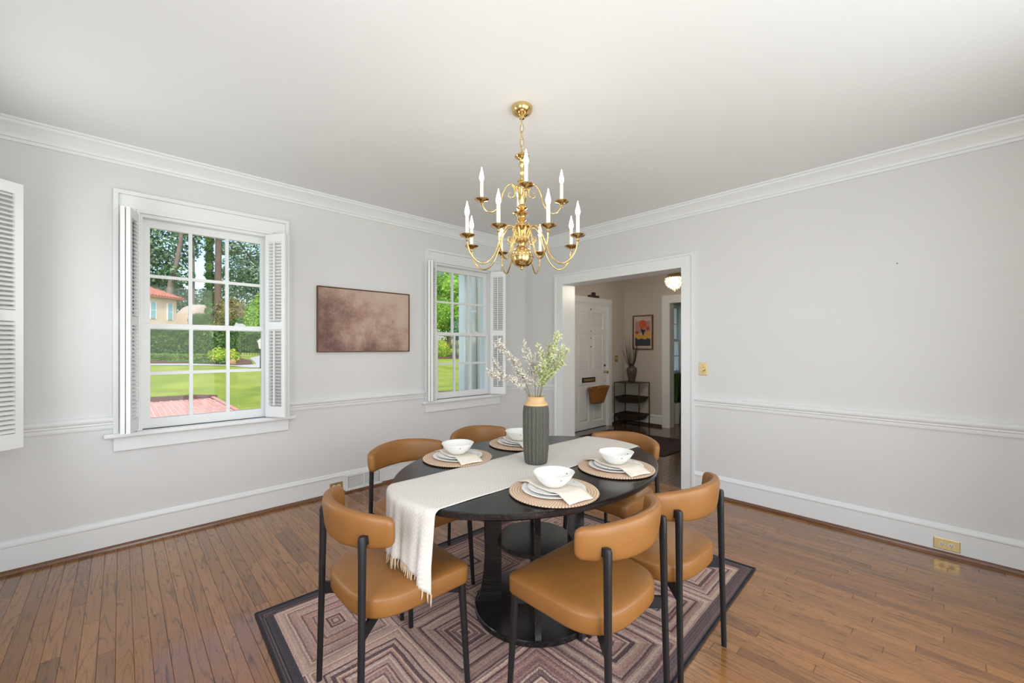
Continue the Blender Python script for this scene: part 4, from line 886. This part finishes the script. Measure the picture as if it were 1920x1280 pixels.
def bush(name, label, cat, blobs, mat, n, size, sd, trunk=None, core=True, bark='bark', group=None):
    r = random.Random(sd); x, y = blobs[0][0][0], blobs[0][0][1]; t = thing(name, label, cat, (x, y, gz(x, y)), 0, group); z0 = gz(x, y)
    b = MB(); tot = sum(rd[0] * rd[2] for _, rd in blobs)
    for c, rd in blobs:
        cc = (c[0] - x, c[1] - y, c[2] - z0)
        if core: b.rings(blob(cc, [v * .8 for v in rd], r))
        leaves(b, cc, rd, int(n * rd[0] * rd[2] / tot), size, r)
    o = b.obj('foliage', mat, t); o['kind'] = 'stuff'
    if trunk:
        tb_ = MB()
        for pts, r0, r1 in trunk:
            cp = catmull([(p[0] - x, p[1] - y, p[2] - z0) for p in pts], 5); tb_.tube(cp, [r0 + (r1 - r0) * i / (len(cp) - 1) for i in range(len(cp))], 10)
        tb_.obj('trunk', bark, t, smooth=True)
    return t
def hedge(label, a, b_, th, ztop, zbot, mat, n, size, sd):
    r = random.Random(sd); a = Vector((a[0], a[1])); b_ = Vector((b_[0], b_[1])); L = (b_ - a).length; d = (b_ - a) / L; nn = Vector((-d.y, d.x))
    m = (a + b_) / 2; t = thing('hedge', label, 'hedge', (m.x, m.y, zbot), math.atan2(d.y, d.x))
    H_ = ztop - zbot; b = MB().box(-L / 2 + .05, L / 2 - .05, -th / 2 + .06, th / 2 - .06, 0, H_ - .07)
    for _ in range(n):
        f = r.choice((0, 0, 0, 1, 1, 2)); x = r.uniform(-L / 2, L / 2)
        if f == 0: p = Vector((x, -th / 2 + r.uniform(-.02, .08), r.uniform(.02, H_))); d_ = Vector((0, -1, .4))
        elif f == 1: p = Vector((x, r.uniform(-th / 2, th / 2), H_ - r.uniform(-.02, .08))); d_ = Vector((0, -.2, 1))
        else: p = Vector((r.choice((-1, 1)) * L / 2, r.uniform(-th / 2, th / 2), r.uniform(0, H_))); d_ = Vector((1, 0, .3))
        nrm = (d_ + Vector((r.gauss(0, .6), r.gauss(0, .6), r.gauss(0, .6)))).normalized(); u = nrm.orthogonal().normalized(); u.rotate(Matrix.Rotation(r.uniform(0, 6.28), 3, nrm)); w = nrm.cross(u); s_ = size * r.uniform(.6, 1.3)
        b.add([p - u * s_, p + w * s_ * .6, p + u * s_, p - w * s_ * .6], [(0, 1, 2, 3)])
    o = b.obj('foliage', mat, t); o['kind'] = 'stuff'; return t
hedge('tall clipped green hedge behind the low hedge outside', (-6.5, 30.5), (.55, 22.9), 1.1, 2.4, .6, 'leaf_hedge', 14000, .065, 1)
hedge('tall clipped green hedge beyond the driveway and iron fence', (1.45, 29.6), (5.5, 26.0), 1.0, 2.3, 1.0, 'leaf_hedge', 6000, .07, 2)
hedge('low clipped green hedge along the mulch bed', (-5.6, 25.6), (-.75, 21.6), .9, 1.0, .5, 'leaf_low', 9000, .05, 3)
bush('flowering_shrub', 'yellow flowering rounded shrub by the driveway bend', 'shrub', [((-.35, 21.1, .85), (.55, .5, .5)), ((.15, 21.2, .8), (.42, .4, .5))], 'leaf_yellow', 3500, .045, 4)
bush('round_shrub', 'low dark green ground cover shrub beside the boulder', 'shrub', [((-1.0, 20.95, .62), (.6, .3, .16)), ((-.2, 20.4, .6), (.5, .3, .12))], 'leaf_hedge', 1500, .045, 5)
bl = MB().rings(blob((0, 0, .0), (.16, .13, .2), random.Random(8), 10)).obj('garden_boulder', 'boulder', loc=(.0, 19.75, .6)); tag(bl, 'tan rough boulder at the driveway bend', 'boulder')
fe = thing('iron_fence', 'thin black iron fence panel before the far hedge', 'fence', (0, 0, 0))
for i in range(14):
    x, y = 1.2 + i * .13, 26.9 - i * .09; MB().tube([(x, y, gz(x, y)), (x, y, 2.15)], .012, 5).obj('picket', 'lamp_black', fe)
lp = thing('garden_lantern', 'black post lantern with white glass beside the driveway', 'lantern', (.52, 16.75, gz(0, 16.75)))
MB().tube([(0, 0, 0), (0, 0, .95)], .03, 10).obj('post', 'lamp_black', lp, smooth=True); MB().lathe([(.05, .95), (.06, .97), (.11, 1.24), (.1, 1.25)], 6).obj('lantern_glass', 'candle', lp)
MB().lathe([(.14, 1.25), (.13, 1.27), (.06, 1.36), (.02, 1.38), (.02, 1.42), (0, 1.43)], 6).obj('lantern_roof', 'white_pot', lp); MB().lathe([(.16, 0), (.16, .03), (.05, .06)], 16).obj('base', 'lamp_black', lp)
# pink stucco house
hs2 = thing('stucco_house', 'pale pink stucco house with red tile roof behind the hedge', 'house', (-2.53, 40.3, gz(0, 38)), R_(40))
zb_ = gz(0, 38)
boxes('wall', 'house_wall', [(-5.5, 1.2, -1.6, 4, -.5, 5.3 - zb_)], hs2)
for x in (-.8, .6): 
    wv_ = boxes('window', 'window_blue', [(x - .2, x + .2, -1.66, -1.6, 3.6 - zb_, 4.85 - zb_)], hs2); boxes('frame', 'trim_white', [(x - .24, x - .2, -1.68, -1.6, 3.55 - zb_, 4.9 - zb_), (x + .2, x + .24, -1.68, -1.6, 3.55 - zb_, 4.9 - zb_), (x - .2, x + .2, -1.68, -1.6, 4.2 - zb_, 4.24 - zb_)], wv_)
rf = MB().rings([[(-5.8, -2.0, 5.25 - zb_), (1.6, -2.0, 5.25 - zb_), (1.6, 4.4, 5.25 - zb_), (-5.8, 4.4, 5.25 - zb_)], [(-5.8, -2.0, 5.36 - zb_), (1.6, -2.0, 5.36 - zb_), (1.6, 4.4, 5.36 - zb_), (-5.8, 4.4, 5.36 - zb_)], [(-5.5, 1.0, 6.9 - zb_), (-1.5, 1.0, 6.9 - zb_), (-1.5, 1.4, 6.9 - zb_), (-5.5, 1.4, 6.9 - zb_)]]).obj('roof', 'roof_tile', hs2)
for k in range(30):
    x = -5.6 + k * .245; q = min(1, (1.6 - x) / 3.1); MB().tube([(x, -2.02, 5.37 - zb_), (x, -2.0 + 3 * q, 5.36 - zb_ + 1.54 * q)], .075, 6).obj('roof_tile', 'roof_tile', rf)
dm_ = thing('domed_building', 'low beige domed roof behind the hedge', 'building', (1.75, 46, gz(0, 46)))
zz = gz(0, 46)
MB().lathe([(1.75, 0), (1.75, 4.3 - zz), (1.85, 4.32 - zz), (1.85, 4.5 - zz), (1.7, 4.75 - zz), (1.35, 5.15 - zz), (.8, 5.42 - zz), (0, 5.5 - zz)], 40).obj('dome', 'dome_wall', dm_, auto=30)
boxes('wing_wall', 'house_wall', [(-3.2, -1.2, -3.5, -2, 0, 4.35 - zz), (-3.4, -2.4, -2.8, -2, 0, 4.9 - zz)], dm_)
# trees
T = 'trees beyond the lawn'
bush('tree', 'dark leafy tree with leaning trunk above the pink house', 'tree', [((-.6, 50, 12.5), (3.2, 3, 3.2)), ((-2.8, 51, 9.5), (3.0, 3, 2.6)), ((-4.5, 52, 13), (3.5, 3, 4)), ((.2, 49, 8.6), (1.5, 2, 1.2)), ((-1.2, 52, 7), (2.6, 2, 1.6))], 'leaf_dark', 9000, .2, 11, [([(-.5, 48.2, 2.5), (-.45, 48, 7), (.1, 47.6, 10), (.5, 47.3, 14)], .3, .16)], core=False, bark='bark_grey', group=T)
bush('tree', 'tall bare stemmed pine with high needles', 'tree', [((1.1, 49, 15.5), (1.6, 1.6, 1.2)), ((1.0, 49, 12.7), (.8, .8, .25))], 'leaf_pine', 1600, .17, 12, [([(1.3, 49, 2.4), (1.42, 49, 8), (1.38, 49, 15)], .2, .13)], core=False, bark='bark_grey', group=T)
bush('tree', 'tree trunk wrapped in thick green ivy', 'tree', [((1.4, 38, 2.0 + k * .75), (.36 + .05 * (k % 2), .36, .55)) for k in range(14)] + [((1.2, 38, 12.2), (1.9, 1.5, .9))], 'leaf_hedge', 6000, .08, 13, [([(1.4, 38, 1.6), (1.42, 38, 12)], .22, .18)], group=T)
bush('tree', 'tall pine with straight grey pink trunk beside the ivy trunk', 'tree', [((1.7, 35.1, 11.3), (1.8, 1.5, .9)), ((2.4, 35.5, 9.2), (.9, .8, .5))], 'leaf_pine', 2200, .13, 14, [([(1.52, 35.1, 1.4), (1.58, 35.1, 7), (1.62, 35.1, 12)], .26, .2)], core=False, bark='bark', group=T)
bush('tree', 'spreading pine with slanting dark branches beyond the driveway', 'tree', [((4.6, 40, 10.4), (2.4, 2.5, 1.6)), ((3.6, 39, 8.2), (1.6, 1.6, 1.1)), ((5.4, 39, 7.6), (2.0, 2, 1.1)), ((5.0, 40, 12.5), (2.6, 2, 1.6)), ((3.5, 40, 6.5), (1.2, 1.4, .8))], 'leaf_pine', 6500, .13, 15, [([(6.6, 39, 1.6), (6.2, 39, 6), (4.6, 39, 9.2), (3.2, 39, 11.2)], .2, .06), ([(5.9, 39, 7), (5.5, 39, 9.5), (5.6, 39, 12)], .1, .04)], core=False, bark='bark', group=T)
bush('tree', 'deep green background tree between the house and the dome', 'tree', [((.6, 60, 6.4), (2.4, 2, 2.6)), ((3.6, 60, 6.2), (2.6, 2, 2.4)), ((-2, 60, 8), (2.4, 2, 3))], 'leaf_dark', 6000, .2, 16, [([(.6, 60, 2), (.6, 60, 6)], .2, .1)], core=False, group=T)
bush('tree', 'deep green background tree behind the spreading pine', 'tree', [((6.5, 56, 8), (3.6, 2, 3.5)), ((10, 54, 9), (4, 2, 4.5))], 'leaf_dark', 5000, .2, 17, [([(8, 55, 2), (8, 55, 8)], .25, .1)], core=False, group=T)
bush('tall_shrub', 'olive brown leaved shrub below the tall pine', 'shrub', [((1.75, 32.4, 3.7), (.8, .7, 1.4)), ((2.3, 32.4, 3.9), (.8, .7, 1.2)), ((1.45, 32.4, 2.8), (.6, .6, .9))], 'leaf_brown', 5000, .07, 18)
bush('tall_shrub', 'bright lime green shrub beside the driveway', 'shrub', [((3.0, 30, 3.4), (.7, .6, 1.3)), ((3.4, 30, 4.2), (.7, .6, 1.1)), ((2.8, 29.9, 2.7), (.6, .5, .8))], 'leaf_bright', 5000, .07, 19)
bush('tall_shrub', 'mid green shrub between the olive and lime shrubs', 'shrub', [((2.25, 30.5, 2.8), (.75, .6, .7))], 'leaf_hedge', 2200, .06, 20)
bush('tall_shrub', 'mid green leafy shrub in front of the domed roof', 'shrub', [((.35, 34.4, 3.3), (.75, .6, .6)), ((.9, 34.2, 2.8), (.7, .6, .5))], 'leaf_hedge', 2600, .065, 21)
bush('tree', 'deep green background tree far right of the driveway hedge', 'tree', [((12, 46, 7), (3.6, 2, 4.2)), ((16, 44, 8), (3.4, 2, 5))], 'leaf_dark', 5000, .2, 22, [([(14, 45, 2), (14, 45, 7)], .25, .12)], group=T)
bush('tree', 'deep green background tree far beyond the pink house', 'tree', [((-9, 56, 8), (4, 2, 5)), ((-14, 54, 8), (4, 2, 5))], 'leaf_dark', 5000, .2, 23, [([(-11, 55, 2), (-11, 55, 7)], .25, .12)], group=T)
# seen through the corner window
bush('tree', 'bright green leafy tree at the far lawn edge beside the downspout', 'tree', [((15.2, 24.2, 4.4), (1.6, 1.6, 2.2)), ((16.2, 22.8, 4.2), (1.7, 1.6, 2.2)), ((15.4, 23.6, 6.2), (1.5, 1.4, 1.3)), ((14.0, 24.8, 5.4), (1.2, 1.2, 1.4)), ((17.2, 21.8, 5.6), (1.3, 1.2, 1.6))], 'leaf_bright', 9000, .10, 31, [([(15.6, 23.4, .6), (15.6, 23.4, 3.6)], .12, .08)], group=T)
bush('tree', 'slim pale trunked tree with dark crown at the lawn edge', 'tree', [((14.9, 21.7, 2.7), (.9, .9, .9)), ((15.6, 21.2, 2.6), (.8, .8, .9))], 'leaf_dark', 2600, .08, 32, [([(14.5, 21.6, .6), (14.55, 21.6, 2.4)], .05, .04)], bark='bark_grey', group=T)
bush('tree', 'tall dark background tree beyond the bright lawn tree', 'tree', [((21, 32, 7.5), (4.5, 3, 5.5)), ((26, 30, 8), (4.5, 3, 6)), ((17, 35, 8), (4, 3, 5))], 'leaf_dark', 7000, .22, 33, [([(21, 32, 1), (21, 32, 6)], .25, .15)], core=True, group=T)
bush('round_shrub', 'round olive green shrub at the lawn edge through the corner window', 'shrub', [((13.6, 22.4, 1.15), (.75, .7, .8))], 'leaf_yellow', 2200, .06, 34)
strip('far_bed', 'mulch', [((9, 22.5), (9.4, 25)), ((13, 20.6), (13.6, 24)), ((19, 17.6), (20, 21))], .03, 'mulch bed at the far lawn edge', 'mulch')
strip('house_bed', 'mulch', [((3.2, 6.2), (3.6, 8.0)), ((5.5, 4.8), (6.3, 7.2))], .02, 'mulch strip beside the entrance bay', 'mulch')
# entrance bay of the house with downspout
eb = thing('entrance_bay', 'white stucco entrance bay of the house beside the corner window', 'house part', (.2, .2, -.2), kind='structure')
boxes('wall', 'stucco', [(.0, .16, .0, 1.38, 0, 3.4)], eb); boxes('corner_post', 'trim_white', [(-.05, .2, 1.34, 1.5, 0, 3.2), (-.07, .22, 1.32, 1.52, 2.9, 3.0)], eb, bevel=.006)
boxes('capital', 'trim_white', [(-.03, 0, .98, 1.22, 2.78, 2.84), (-.05, 0, .96, 1.24, 2.84, 2.9)], eb)
boxes('eave', 'trim_white', [(-.28, .3, -.05, 1.75, 3.05, 3.25)], eb, bevel=.02)
ds = thing('downspout', 'white downspout with curved elbow on the entrance bay', 'downspout', (.2, 1.3, 0)); MB().tube(catmull([(-.045, 0, -.15), (-.045, 0, .8), (-.045, 0, 1.6), (-.045, 0, 2.3), (-.05, .02, 2.46), (-.12, .1, 2.56), (-.2, .22, 2.66), (-.22, .24, 2.84)], 6), .042, 14).obj('pipe', 'white_pot', ds, smooth=True)
for z in (.6, 1.9): MB().lathe([(.046, z), (.046, z + .03)], 14, c=(-.045, 0), cap0=False, cap1=False).obj('strap', 'trim_white', ds)
